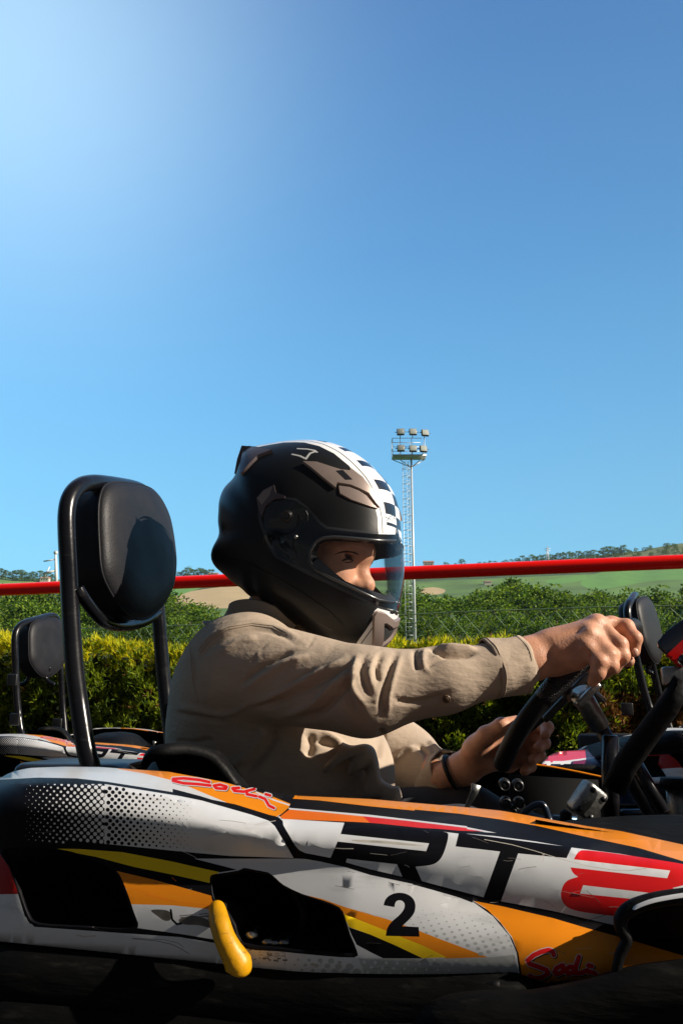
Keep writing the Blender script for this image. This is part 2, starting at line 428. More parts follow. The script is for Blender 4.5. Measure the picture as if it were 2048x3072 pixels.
# ================================================================== SETTING
g = MB(); g.V = [(-40, -30, 0), (40, -30, 0), (40, 7.0, 0), (-40, 7.0, 0)]; g.F = [(0, 1, 2, 3)]; g.M = [0]
tag(g.build('asphalt_ground', [concrete], smooth=False), kind='structure')
grassm = mat('meadow', (.035, .085, .018), .9, var=.45, vscale=.25, bump=.6, bscale=3)
gg = MB(); gg.V = [(-900, 7.0, -.004), (900, 7.0, -.004), (900, 102, -.004), (-900, 102, -.004)]; gg.F = [(0, 1, 2, 3)]; gg.M = [0]
tag(gg.build('meadow', [grassm], smooth=False), kind='structure')

RU = [-3200, -1500, 0, 200, 520, 650, 1000, 1250, 1400, 1633, 1800, 1900, 2048, 3500, 5200]
RV = [1650, 1690, 1728, 1738, 1738, 1732, 1718, 1706, 1698, 1678, 1668, 1655, 1625, 1570, 1500]
def vridge(u): return np.interp(u, RU, RV)+2.5*np.sin(np.asarray(u)/61.)+1.5*np.sin(np.asarray(u)/23.)
def Yhill(u, v): t = np.clip((2122-v)/(2122-vridge(u)), 0, 1); return 100+560*t**2
def Shill(u, v): return PV(u, v, Yhill(u, v))
hgrass = mat('hill_grass', (.095, .180, .028), .95, var=.35, vscale=.03, detail=9)
hdark = mat('hill_scrub', (.032, .075, .014), .95, var=.5, vscale=.08, detail=9)
htan = mat('dry_field', (.46, .34, .17), .95, var=.08, vscale=.05)
hgreen = mat('green_crop', (.11, .27, .04), .95, var=.10, vscale=.05, stretch=(3, 1, 1))
holive = mat('olive_slope', (.13, .16, .05), .95, var=.35, vscale=.12, detail=9)
uu = np.linspace(-3200, 5200, 180); out = [(float(u), float(vridge(u))) for u in uu]+[(5200., 2122.), (-3200., 2122.)]
lay = [([(-3000, 1735), (500, 1765), (700, 1752), (700, 1800), (0, 1800), (-3000, 1800)], 1),
       (smooth_poly([(480, 1798), (560, 1776), (700, 1758), (900, 1752), (1000, 1770), (1000, 1816), (760, 1822), (590, 1824)]), 2),
       (smooth_poly([(420, 1772), (500, 1758), (610, 1758), (560, 1778), (520, 1790), (430, 1800)]), 3),
       ([(0, 1748), (180, 1742), (180, 1772), (0, 1776)], 3),
       (smooth_poly([(1262, 1768), (1300, 1762), (1335, 1770), (1320, 1782), (1270, 1782)]), 2),
       ([(1240, 1712), (2048, 1665), (2300, 1650), (2300, 1700), (1240, 1745)], 1),
       (smooth_poly([(1480, 1700), (1560, 1686), (1640, 1677), (1650, 1684), (1600, 1694), (1520, 1704)]), 2),
       ([(1650, 1690), (1800, 1672), (1900, 1657), (2048, 1630), (2500, 1590), (2500, 1660), (2048, 1672), (1700, 1692)], 4),
       (smooth_poly([(1740, 1748), (1806, 1716), (1968, 1709), (2090, 1704), (2080, 1736), (1957, 1742), (1795, 1768)]), 3),
       (smooth_poly([(1640, 1740), (1720, 1728), (1760, 1726), (1740, 1742), (1660, 1752)]), 3)]
ho, _ = paint('hillside', Shill, out, lay, 60, [hgrass, hdark, htan, hgreen, holive], None, edge=40)
tag(ho, kind='structure')

# --- foliage
def leafmat(name, col, tr=.35):
    m = mat(name, col, .6, var=.3, vscale=12, spec=.25)
    nt = m.node_tree; bs = nt.nodes['Principled BSDF']; o = nt.nodes['Material Output']
    oi = nt.nodes.new('ShaderNodeObjectInfo'); par = nt.nodes.new('ShaderNodeMapRange'); par.inputs[3].default_value = .62; par.inputs[4].default_value = 1.35
    nt.links.new(oi.outputs['Random'], par.inputs[0]); src = bs.inputs['Base Color'].links[0].from_socket
    vs = nt.nodes.new('ShaderNodeVectorMath'); vs.operation = 'SCALE'; nt.links.new(src, vs.inputs[0]); nt.links.new(par.outputs[0], vs.inputs['Scale']); nt.links.new(vs.outputs[0], bs.inputs['Base Color'])
    t = nt.nodes.new('ShaderNodeBsdfTranslucent'); t.inputs[0].default_value = (min(1, col[0]*1.5), min(1, col[1]*1.5), col[2], 1)
    mx = nt.nodes.new('ShaderNodeMixShader'); mx.inputs[0].default_value = tr
    nt.links.new(bs.outputs[0], mx.inputs[1]); nt.links.new(t.outputs[0], mx.inputs[2]); nt.links.new(mx.outputs[0], o.inputs[0]); return m
lf_a = leafmat('leaf_mid_green', (.095, .180, .014)); lf_b = leafmat('leaf_dark_green', (.025, .062, .008)); lf_c = leafmat('leaf_pale_green', (.19, .27, .022))
cy_d = leafmat('cypress_dark', (.085, .150, .012), .2); cy_m = leafmat('cypress_mid', (.24, .31, .016), .3); cy_y = leafmat('cypress_new_growth', (.66, .60, .02), .4); cy_b = leafmat('cypress_dry', (.26, .13, .045), .1)
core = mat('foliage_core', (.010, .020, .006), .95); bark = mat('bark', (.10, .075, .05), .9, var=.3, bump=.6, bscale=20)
def blades(pos, dr, ln, wd, rs):
    """one diamond-shaped leaf per row, as a quad"""
    n = len(pos); r = rs.normal(size=(n, 3)); s = np.cross(dr, r); s /= np.linalg.norm(s, axis=1)[:, None]+1e-9
    ln = np.asarray(ln)[:, None] if np.ndim(ln) else ln; wd = np.asarray(wd)[:, None] if np.ndim(wd) else wd
    a = pos; b = pos+dr*ln*.45+s*wd; c = pos+dr*ln; d = pos+dr*ln*.45-s*wd
    V = np.stack([a, b, c, d], 1).reshape(-1, 3); F = np.arange(4*n).reshape(-1, 4); return V, F
def nrmz(a): return a/(np.linalg.norm(a, axis=-1, keepdims=True)+1e-9)
def crown(seed, n=6500):
    rs = np.random.default_rng(seed); cl = []
    m = 38
    for i in range(m):
        t = rs.random(); z = .12+.82*t; rr = .34*math.sin(math.pi*min(1, .16+.80*t))**.7*(.55+.5*rs.random()); a = rs.random()*6.28
        cl.append((rr*math.cos(a), rr*math.sin(a), z, .05+.085*rs.random()**1.5))
    cl = np.array(cl); k = rs.integers(0, m, n); d = nrmz(rs.normal(size=(n, 3)))
    p = cl[k, :3]+d*cl[k, 3:4]*(.45+.6*rs.random((n, 1)))*np.array([1, 1, .8])
    dr = nrmz(d+.8*rs.normal(size=(n, 3))+np.array([0, 0, .2]))
    V, F = blades(p, dr, .014+.014*rs.random(n), .0055+.005*rs.random(n), rs)
    mi = np.where(rs.random(n) < .5, 0, np.where(rs.random(n) < .6, 1, 2)); mi = np.where((cl[k, 3] > .11) & (rs.random(n) < .4), 2, mi)
    return V, F, mi
CR = []
def make_tree(i, label, group, cat='tree'):
    t = thing('broadleaf_tree', label, cat, (0, 0, 0), group)
    V, F, mi = crown(100+i); c = mesh_obj('crown', V, F, [lf_a, lf_b, lf_c], t, mi, smooth=False)
    b = MB(); b.tube(cat_curve([(0, 0, 0), (.01, 0, .25), (-.01, .01, .5), (.02, 0, .8)], 4), [.022, .008], 7)
    for a in range(5):
        q = a*1.3; b.tube(cat_curve([(0, 0, .25+.1*a), (.09*math.cos(q), .09*math.sin(q), .35+.1*a), (.2*math.cos(q), .2*math.sin(q), .42+.1*a)], 3), [.009, .003], 5)
    b.build('trunk', bark, t); return t
protos = [make_tree(i, 'green broadleaf tree in the dense belt beyond the wire fence', 'broadleaf trees in the belt beyond the fence') for i in range(5)]
def dup(root, loc, rotz=0, sc_=1.0, label=None, group=None, scz=None):
    r = root.copy(); COL.objects.link(r); r.location = loc; r.rotation_euler = (0, 0, rotz); r.scale = (sc_, sc_, scz or sc_)
    if label: r['label'] = label
    if group: r['group'] = group
    for ch in list(root.children):
        c = ch.copy(); COL.objects.link(c); c.parent = r
        for g2 in ch.children:
            d = g2.copy(); COL.objects.link(d); d.parent = c
    return r
used = set()
def tree_at(u, vtop, Y, wide=1.0, **k):
    i = random.randrange(5); p = P(u, vtop, Y); gz = 0.0 if Y < 101 else k.pop('gz'); h = (p[2]-gz)/.98; k.pop('gz', None)
    if i in used: t = dup(protos[i], (0, 0, 0), **k)
    else:
        t = protos[i]; used.add(i)
        for a, b in k.items(): t[a] = b
    t.location = (p[0], Y, gz); t.rotation_euler = (0, 0, random.random()*6.28); t.scale = (h*wide, h*wide, h); return t
def topv(u): return np.interp(u, [-500, 0, 180, 400, 520, 600, 700, 1000, 1240, 1330, 1420, 1600, 1900, 2048, 2500], [1775, 1782, 1790, 1795, 1795, 1822, 1812, 1800, 1782, 1798, 1768, 1768, 1790, 1765, 1760])
for row, (Y, dv, st) in enumerate(((92, 0, 86), (80, 22, 92), (68, 48, 100), (60, 82, 96))):
    u = -420+row*31
    while u < 2480:
        if not (620 < u < 1140):
            where = 'left of the nearest black headrest' if u < 200 else ('behind the nearest black headrest' if u < 540 else ('between the headrest and the helmet' if u < 640 else ('just right of the floodlight mast' if u < 1420 else ('above the driver\'s forearm' if u < 1750 else 'at the right above the steering wheel'))))
            depth = ('in farthest row', 'in third row', 'in second row', 'in nearest row')[row]
            tree_at(u+random.uniform(-18, 18), topv(u)+dv+random.uniform(-32, 26), Y+random.uniform(-4, 4), wide=.95+.45*random.random(), label='broadleaf tree '+depth+', '+where)
        u += st*random.uniform(.8, 1.15)
# trees on the ridge, far away
def far_tree(u, v, hpx, lab, grp, wide=1.3):
    Y = float(Yhill(u, v)); p = P(u, v, Y); h = hpx*Y/FPX; i = random.randrange(5)
    t = dup(protos[i], (p[0], Y, p[2]-.06*h), random.random()*6.28, h*wide, lab, grp, scz=h)
for (a, b, hh, n) in ((0, 165, 34, 12), (525, 640, 44, 7), (1432, 1560, 20, 8), (1560, 1700, 30, 10), (1700, 1880, 34, 14)):
    for i in range(n):
        u = a+(b-a)*(i+.5)/n+random.uniform(-4, 4); far_tree(u, float(vridge(u))+9, hh*random.uniform(.75, 1.1), 'far dark tree in the wood along the hill ridge', 'dark trees along the far ridge', 1.5)
for u, hh in ((1337, 26), (1385, 28), (1366, 18)): far_tree(u, float(vridge(u))+6, hh, 'far dark tree in the wood along the hill ridge', 'dark trees along the far ridge', 1.3)
for i in range(64):
    u = random.uniform(1840, 2090); v = float(vridge(u))+random.uniform(1, 44); far_tree(u, v, random.uniform(10, 17), 'small round olive tree in the rows on the right hill', 'olive trees on the right hillside', 1.6)

# --- clipped conifer hedge
H0 = np.array([-2.5, 5.9, 0]); H1 = np.array([1.88, 4.4, 0]); HD = nrmz(H1-H0); HN = np.array([HD[1], -HD[0], 0])  # HN towards camera
if HN[1] > 0: HN = -HN
def hn(s, z): return .05*np.sin(s*5.1+z*3)+.045*np.sin(s*11.3-z*9+1)+.040*np.sin(s*23+z*17)+.030*np.sin(s*37-z*31+2)
def hz(s): return .800-.006*s+.022*np.sin(s*3.1)+.018*np.sin(s*9.7+1)+.014*np.sin(s*21)
G0 = np.array([-2.5, 4.95, 0]); G1 = np.array([1.88, 4.50, 0]); GD = nrmz(G1-G0); GN = np.array([GD[1], -GD[0], 0])
hedge = thing('hedge', 'long clipped conifer hedge with yellow new growth on top, behind the parked karts', 'hedge', (0, 5, 0))
rs = np.random.default_rng(3); S0, S1 = -1.6, 6.4
n = 30000; s = rs.uniform(S0, S1, n); fr = rs.random(n)
front = fr < .70
z = np.where(front, rs.random(n)**.8*hz(s), hz(s)); off = np.where(front, .62+hn(s, z)-.10*np.clip((z-.62)/.25, 0, 1)**2, rs.uniform(-.35, .60, n))
off -= np.where(front, rs.random(n)**2*.07, 0); z = np.where(front, z, z-rs.random(n)**2*.07)
base = G0+GD*s[:, None]+GN*off[:, None]+UP*z[:, None]
outd = np.where(front[:, None], GN*.9+UP*.75, UP*1.1+GN*.15)
PO = []; DR = []; LN = []; WD = []; MI = []
rnd = rs.random(n)
kind = np.where(rnd < .45, 0, 1)
topness = np.clip((z-.60)/.22, 0, 1)
kind = np.where((rs.random(n) < topness*.85) & (rs.random(n) < .5+.5*np.sin(s*7+2*np.sin(s*3))+np.where(s < 3, .6, .35)), 2, kind)
dry = (rs.random(n) < .03) | ((np.abs(s-4.15) < .42) & (z < .52) & (z > .2) & (rs.random(n) < .8))
kind = np.where(dry & (kind < 2), 3, kind)
for j in range(6):
    d = nrmz(outd+.55*rs.normal(size=(n, 3)))
    q = base+d*.012*rs.random((n, 1)); PO.append(q); DR.append(d); LN.append(.022+.034*rs.random(n)); WD.append(.0024+.0028*rs.random(n)); MI.append(kind)
PO = np.concatenate(PO); DR = np.concatenate(DR); LN = np.concatenate(LN); WD = np.concatenate(WD); MI = np.concatenate(MI)
V, F = blades(PO, DR, LN, WD, rs); mesh_obj('foliage', V, F, [cy_d, cy_m, cy_y, cy_b], hedge, MI, smooth=False)
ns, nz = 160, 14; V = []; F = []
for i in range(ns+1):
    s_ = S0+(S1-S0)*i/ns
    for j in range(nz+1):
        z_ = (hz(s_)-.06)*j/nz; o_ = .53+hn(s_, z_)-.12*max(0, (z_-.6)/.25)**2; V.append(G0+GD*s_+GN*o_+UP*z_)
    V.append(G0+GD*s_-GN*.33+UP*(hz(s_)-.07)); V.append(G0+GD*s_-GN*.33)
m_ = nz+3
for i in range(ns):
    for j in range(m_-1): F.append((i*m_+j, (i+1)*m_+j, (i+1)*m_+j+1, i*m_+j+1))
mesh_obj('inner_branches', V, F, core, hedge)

# --- chain-link fence
wire = mat('green_coated_wire', (.22, .34, .18), .3, .3, spec=.8, var=.3, vscale=200)
rust = mat('weathered_wire', (.16, .12, .07), .6)
fence = thing('wire_fence', 'green chain link wire fence rising out of the hedge', 'fence', (0, 5, 0))
FZ = lambda s: 1.005-.012*math.sin(s*1.3)
b = MB(); px_ = .088; pz_ = .105; nn = int((S1-S0)/px_)
def fp(s, z): return H0+HD*s+UP*z+HN*.01*math.sin(s*9+z*14)
for i in range(-8, nn):
    for sg in (1, -1):
        pts = []; s_ = S0+i*px_
        for j in range(9):
            zz = 1.0-pz_*.5*j; ss = s_+sg*px_*.5*j+random.uniform(-.003, .003)
            pts.append(fp(ss, zz)+HN*(.003*sg*(1 if j % 2 else -1)))
        b.tube(pts, .0026, 5, caps=False)
b.build('wire_mesh', wire, fence)
b = MB(); b.tube([fp(S0+.1*i, FZ(S0+.1*i)) for i in range(81)], .0032, 6, caps=False); b.build('tension_wire', wire, fence)
b = MB()
for i in range(nn):
    q = fp(S0+i*px_, 1.004); b.tube([q+HD*.012-UP*.008, q+UP*.012, q-HD*.010+UP*.004, q-UP*.012+HD*.004], .0019, 5)
b.build('wire_twists', rust, fence)
for s_ in (-1.2, 1.35, 6.0):
    b = MB(); b.cyl(H0+HD*s_-HN*.03, H0+HD*s_-HN*.03+UP*.99, .02, 12); b.build('fence_post', wire, fence)

# --- red tubular barrier rail
pl = np.array(P(-300, 1782, 4.25)); pr = np.array(P(2348, 1672.5, 3.42))
rail = thing('barrier_rail', 'thick red painted tubular rail crossing behind the driver above the hedge', 'barrier', (float(pl[0]), float(pl[1]), 0))
b = MB(); b.tube([pl+(pr-pl)*t for t in np.linspace(0, 1, 30)], .0315, 32); b.build('rail', redp, rail)
for q in (pl, pr):
    b = MB(); b.cyl((q[0], q[1], 0), (q[0], q[1], q[2]+.02), .038, 24); b.build('post', redp, rail)

# --- floodlight mast
galv = mat('galvanised_steel', (.62, .66, .68), .45, .3, var=.08)
lampg = mat('floodlight_glass', (.75, .80, .74), .12, .35, coat=.6); lampb = mat('floodlight_housing', (.045, .05, .055), .5)
MY = 55.0
mp0 = P(1247, 2000, MY); mast = thing('floodlight_mast', 'tall grey floodlight mast with ladder and six lamps beyond the fence', 'floodlight', (float(mp0[0]), MY, 0))
top = P(1231, 1372, MY); mx = float(top[0])
gx = float(P(1246, 1905, MY)[0]); tx = (mx+gx)/2
b = MB(); b.cyl((tx, MY, 0), (tx, MY, top[2]), .105, 16, r2=.065); b.build('pole', galv, mast)
b = MB(); zt = float(P(1215, 1386, MY)[2]); lx = tx-.42
for dx in (-.2, .2):
    b.cyl((lx+dx, MY, 0), (lx+dx, MY, zt), .02, 6)
for i in range(int(zt/.28)): b.cyl((lx-.2, MY, .3+i*.28), (lx+.2, MY, .3+i*.28), .013, 5)
for i in range(int((zt-2)/.56)):
    zz = 2.2+i*.56; b.tube([(lx-.24, MY, zz), (lx-.24, MY-.45, zz), (lx, MY-.62, zz), (lx+.24, MY-.45, zz), (lx+.24, MY, zz)], .018, 5)
    if i % 5 == 0: b.cyl((lx+.2, MY, zz), (tx, MY, zz), .02, 5)
for dx, dy in ((-.24, -.45), (0, -.62), (.24, -.45)): b.cyl((lx+dx, MY+dy, 2.2), (lx+dx, MY+dy, zt), .011, 5)
b.build('ladder', galv, mast)
b = MB(); zp = float(top[2]); x0 = float(P(1176, 1367, MY)[0]); x1 = float(P(1276, 1365, MY)[0])
b.box(((x0+x1)/2, MY, zp), ((x1-x0)/2, .55, .03)); b.box(((x0+x1)/2, MY-.55, zp-.02), ((x1-x0)/2, .04, .06))
for xa in (x0+.1, x1-.1):
    for ya in (-.5, .5): b.cyl((xa, MY+ya, zp-.05), (tx, MY, zp-.75), .03, 6)
zr = zp+1.28
for xa in (x0, x0+.55, tx, x1-.1):
    for ya in (-.5, .5): b.cyl((xa, MY+ya, zp), (xa, MY+ya, zr), .022, 6)
for zz in (zp+.62, zr):
    for ya in (-.5, .5): b.cyl((x0, MY+ya, zz), (x1-.3, MY+ya, zz), .022, 6)
    b.cyl((x0, MY-.5, zz), (x0, MY+.5, zz), .022, 6)
b.build('platform', galv, mast)
for j, (vx, vz) in enumerate(((1201, 1296), (1238, 1296), (1274, 1299), (1202, 1345), (1238, 1346), (1269, 1347))):
    p = P(vx, vz, MY-.7); yw = R(-8+11*(j % 3)); ax = np.array([[math.cos(yw), math.sin(yw), 0], [-math.sin(yw), math.cos(yw), 0], [0, 0, 1]])
    tl = R(-12); A = np.array([[1, 0, 0], [0, math.cos(tl), math.sin(tl)], [0, -math.sin(tl), math.cos(tl)]])@ax
    b = MB(); b.box(p, (.27, .10, .25), A, 0, .05); b.cyl(p-A[0]*.4, p+A[0]*.4, .03, 6); b.cyl(p-A[1]*-.1, p+np.array([0, .55, -.25]), .03, 6)
    fl = b.build('floodlight', lampb, mast)
    b = MB(); b.box(p-A[1]*.105, (.23, .012, .21), A, 0, .008); b.build('glass', lampg, fl)
# --- small things on the hills
plaster = mat('pale_plaster', (.55, .50, .44), .8); roofm = mat('terracotta_roof', (.42, .16, .10), .85); paint_w = mat('white_mast_paint', (.7, .72, .74), .5)
def house(u, v, wpx, hpx, lab):
    Y = float(Yhill(u, v))-6; p = P(u, v, Y); s_ = Y/FPX; wd = wpx*s_; h = hpx*s_
    t = thing('house', lab, 'house', (float(p[0]), Y, float(p[2])-1))
    b = MB(); b.box(p+UP*(h*.35), (wd/2, wd*.3, h*.45+.6)); b.build('wall', plaster, t, smooth=False)
    b = MB(); z0 = p[2]+h*.8; x, y = p[0], p[1]; a, c = wd*.55, wd*.34
    b.add([(x-a, y-c, z0), (x+a, y-c, z0), (x+a, y+c, z0), (x-a, y+c, z0), (x-a, y, z0+h*.4), (x+a, y, z0+h*.4)], [(0, 1, 5, 4), (2, 3, 4, 5), (0, 4, 3), (1, 2, 5), (0, 3, 2, 1)]); b.build('roof', roofm, t, smooth=False)
    b = MB()
    for k in (-.28, 0, .28): b.box(p+np.array([k*wd, -wd*.305, h*.42]), (wd*.05, .12, h*.12))
    b.build('window', darkm, t, smooth=False)
house(1285, 1700, 30, 15, 'small pale house with terracotta roof on the ridge right of the floodlight mast')
house(136, 1745, 26, 12, 'small pale house with terracotta roof left of the slim white mast')
house(640, 1732, 28, 12, 'small pale house on the ridge just left of the black helmet')
house(1462, 1752, 22, 8, 'low farmhouse far off in the green fields below the red rail')
Yt = 520.; t0 = P(171, 1748, Yt); t1 = P(168, 1662, Yt)
tw = thing('radio_mast', 'slim white mast with a knob on top and side arms on the left hill', 'mast', (float(t0[0]), Yt, float(t0[2])-3))
b = MB(); b.cyl(t0-UP*3, t1, 1.15, 12, r2=.75); b.build('column', paint_w, tw)
b = MB(); b.ball(t1+UP*.8, 1.5, 12); b.build('knob', galv, tw)
b = MB(); b.cyl(P(132, 1684, Yt), P(168, 1678, Yt), .45, 8); b.cyl(P(132, 1720, Yt), P(168, 1712, Yt), .8, 8); b.cyl(P(150, 1700, Yt), P(132, 1735, Yt), .4, 8); b.build('side_arm', paint_w, tw)
pt = P(1641, 1688, 600.); p2 = P(1641, 1640, 600.)
an = thing('lattice_pylon', 'thin grey lattice pylon among the ridge trees on the right', 'pylon', tuple(map(float, pt)))
b = MB()
for sx in (-1, 1):
    for sy in (-1, 1): b.cyl(pt+np.array([sx*1.3, sy*1.3, -1]), p2+np.array([sx*.2, sy*.2, 0]), .16, 5)
for i in range(7):
    f0, f1 = i/7, (i+1)/7; q0 = pt+(p2-pt)*f0; q1 = pt+(p2-pt)*f1; r0 = 1.3-1.1*f0; r1 = 1.3-1.1*f1
    b.cyl(q0+[-r0, -r0, 0], q1+[r1, -r1, 0], .1, 4); b.cyl(q0+[r0, -r0, 0], q1+[-r1, -r1, 0], .1, 4)
for zf in (.75, .88): q = pt+(p2-pt)*zf; b.cyl(q-np.array([2.4, 0, 0]), q+np.array([2.4, 0, 0]), .14, 5)
b.build('lattice', galv, an)
# ================================================================== KART
GROUPK = 'rental karts parked in the pit lane'
kart = thing('racing_kart', 'white, orange and black racing kart numbered 2, nearest, with the driver in it', 'kart', (0, 1.4, 0), GROUPK)
KM = [white, black, orange, orange2, yellow, red, grey, dotgrey, scuff, scuff2, silver, red_shade]
WH, BK, OR, O2, YE, RE, GR, DG, SF, SL, SI = range(11)
xi = np.interp
def vt(u): return xi(u, [-420, -300, -200, -90, 0, 34, 86, 190, 298, 505, 689, 888, 1110, 1400, 1503, 1758, 1860, 2048, 2400], [2520, 2430, 2385, 2355, 2335, 2316, 2304, 2300, 2301, 2315, 2349, 2387, 2397, 2422, 2432, 2478, 2493, 2534, 2620])
def c1(u): return xi(u, [-420, -200, 0, 115, 320, 500, 620, 720, 820, 840, 1000, 1200, 1400, 1480, 1700, 2048, 2400], [2560, 2420, 2346, 2335, 2347, 2375, 2405, 2425, 2455, 2458, 2461, 2478, 2492, 2501, 2540, 2590, 2670])
def c2(u): return xi(u, [-420, 0, 320, 520, 700, 880, 1050, 1250, 1400, 1650, 1870, 2400], [2600, 2528, 2538, 2556, 2571, 2575, 2596, 2642, 2695, 2743, 2800, 2920])
def vb(u): return xi(u, [-420, -200, 0, 344, 608, 738, 957, 1161, 1400, 1554, 1575, 1682, 1835, 2048, 2400], [2760, 2800, 2824, 2859, 2888, 2912, 2938, 2944, 2938, 2921, 2977, 2968, 2955, 2955, 2960])
_ug = np.arange(-520, 2521, 10.); _k = np.exp(-(np.arange(-15, 16)/6.)**2); _k /= _k.sum()
def _sm(f):
    y = f(_ug); y2 = np.convolve(np.pad(y, 15, mode='edge'), _k, 'valid'); return lambda u: np.interp(u, _ug, y2)
vts, c1s, c2s, vbs = _sm(vt), _sm(c1), _sm(c2), _sm(lambda u: xi(u, [-420, 0, 600, 960, 1400, 2048, 2400], [2780, 2826, 2888, 2938, 2945, 2956, 2962]))
def Ypod(u, v):
    u = np.asarray(u, float); v = np.asarray(v, float)
    a = (u-1024)/FPX; base = (.90-.177*.495)/(1+.177*a)
    base = base + .12*np.clip((60-u)/440, 0, 1)**1.8*1.5
    t0, t1, t2, t3 = vts(u), c1s(u), c2s(u), vbs(u)
    sh = xi(u, [0, 880, 1500, 2400], [.17, .13, .11, .09])
    d = np.zeros_like(v)
    s = np.clip((t1-v)/np.maximum(t1-t0, 1), 0, 1.3); top = .018+(sh-.018)*s**.9
    m = np.clip((v-t1)/np.maximum(t2-t1, 1), 0, 1); g_ = xi(u, [650, 1050], [1., 0.]); mid = .016*(1-m)**2.2+g_*(.006*np.cos(m*math.pi*2)-.006+.012*m**3)-(1-g_)*.004*np.sin(m*math.pi)
    q = np.clip((v-t2)/np.maximum(t3-t2, 1), 0, 1.3); low = .012*g_-.020*np.sin(np.clip(q*2.2, 0, math.pi/2))+.03*np.clip(q-.86, 0, 1)**1.2*3
    d = np.where(v < t1, top, np.where(v < t2, mid, low))
    return base+d
def Ypod_s(u, v):                          # softened creases
    return sum(w_*Ypod(u, v+o) for w_, o in ((.12, -18), (.22, -9), (.32, 0), (.22, 9), (.12, 18)))
def Spod(u, v): return PV(u, v, Ypod_s(u, v))
us = np.linspace(-420, 2400, 160)
outline = [(float(u), float(vt(u))) for u in us]+[(float(u), float(vb(u))) for u in us[::-1]]
Ly = []
def add(poly, m): Ly.append(([tuple(map(float, p)) for p in poly], m))
# --- lower rear part
add([(-420, 2500), (0, 2520), (40, 2560), (60, 2682), (-420, 2690)], 11)  # red patch at the rear end, shade painted into it
add(cv(C3, [(-200, 640), (100, 640), (600, 668), (1000, 705), (1535, 738), (1568, 742), (1015, 742), (1240, 800), (1140, 815), (640, 780), (300, 700), (-200, 700)]), BK)
add(cv(C3, [(200, 688), (420, 692), (640, 708), (900, 757), (1000, 780), (1145, 812), (1120, 835), (1100, 870), (900, 825), (700, 785), (500, 732), (340, 702)]), YE)
add(cv(C3, [(300, 698), (500, 732), (700, 785), (900, 825), (1100, 870), (1108, 938), (1000, 907), (800, 852), (600, 805), (590, 840), (400, 760)]), BK)
add(cv(C3, [(600, 804), (800, 851), (1000, 906), (1108, 937), (1125, 975), (1110, 1007), (900, 986), (683, 980), (660, 900), (630, 850)]), OR)
add(cv(C3, [(0, 700), (30, 700), (85, 820), (110, 960), (150, 1060), (200, 1090), (620, 1112), (700, 1102), (940, 1135), (1200, 1178), (1200, 1196), (940, 1152), (620, 1130), (180, 1098), (130, 1040), (95, 925), (60, 800)]), BK)
add(smooth_poly(cv(C3, [(10, 688), (300, 690), (500, 748), (605, 800), (655, 890), (700, 1020), (722, 1100), (640, 1118), (400, 1108), (185, 1092), (135, 1040), (95, 920), (50, 790)]), 3), BK)
# scuffs
add(smooth_poly(cv(C3, [(790, 1012), (840, 1008), (888, 1020), (892, 1060), (860, 1066), (820, 1040)])), SF)
for q in stroke(cv(C3, [(893, 1010), (900, 1060), (925, 1085), (950, 1080)]), 3.2): add(q, BK)
for k in range(30):
    x = 930+random.random()*150; y = 1032+random.random()*45
    for q in stroke(cv(C3, [(x, y), (x+30+random.random()*45, y+random.uniform(-8, 14))]), random.uniform(.5, 2.2)): add(q, SF)
add(smooth_poly(cv(C3, [(935, 1060), (1000, 1040), (1060, 1050), (1110, 1080), (1105, 1105), (1040, 1090), (960, 1085)])), SF)
for (pts, wd, m) in (([(690, 1160), (820, 1172), (900, 1190), (950, 1215), (990, 1240)], .9, SF), ([(700, 1158), (860, 1166), (930, 1182), (960, 1205)], .7, SF), ([(400, 1140), (440, 1150), (500, 1146)], 2.2, SL), ([(760, 930), (900, 965), (1090, 985)], .6, O2), ([(700, 900), (880, 955)], .5, O2),
                     ([(560, 492), (700, 500), (850, 505), (960, 512)], 1.6, SL), ([(850, 498), (1000, 530), (1180, 580), (1300, 606)], 2.2, SL), ([(980, 545), (1150, 580), (1250, 596), (1370, 632)], 3.4, SL), ([(1180, 590), (1340, 628)], 4.5, SL), ([(640, 515), (900, 560)], .8, SL), ([(1270, 606), (1330, 614)], 2.6, SF), ([(880, 690), (1100, 700), (1300, 706)], 1.2, SL), ([(900, 840), (920, 860)], .8, O2)):
    for q in stroke(cv(C3, pts), wd): add(q, m)
for k in range(60):                        # fine rental-kart scratches
    x = random.uniform(20, 1830); t_ = random.random(); y = float(c1(x))+t_*(float(vb(x))-float(c1(x))-14)
    a = random.gauss(.12, .25); l = random.uniform(8, 60)*(1 if random.random() < .8 else 2.2); wd_ = random.uniform(.25, .8); m_ = random.choice((SL, SF, SF))
    SCR = globals().setdefault('SCR', []); SCR.append(([(x, y), (x+l*math.cos(a)*.5, y+l*math.sin(a)*.5+random.uniform(-2, 2)), (x+l*math.cos(a), y+l*math.sin(a))], wd_, m_))
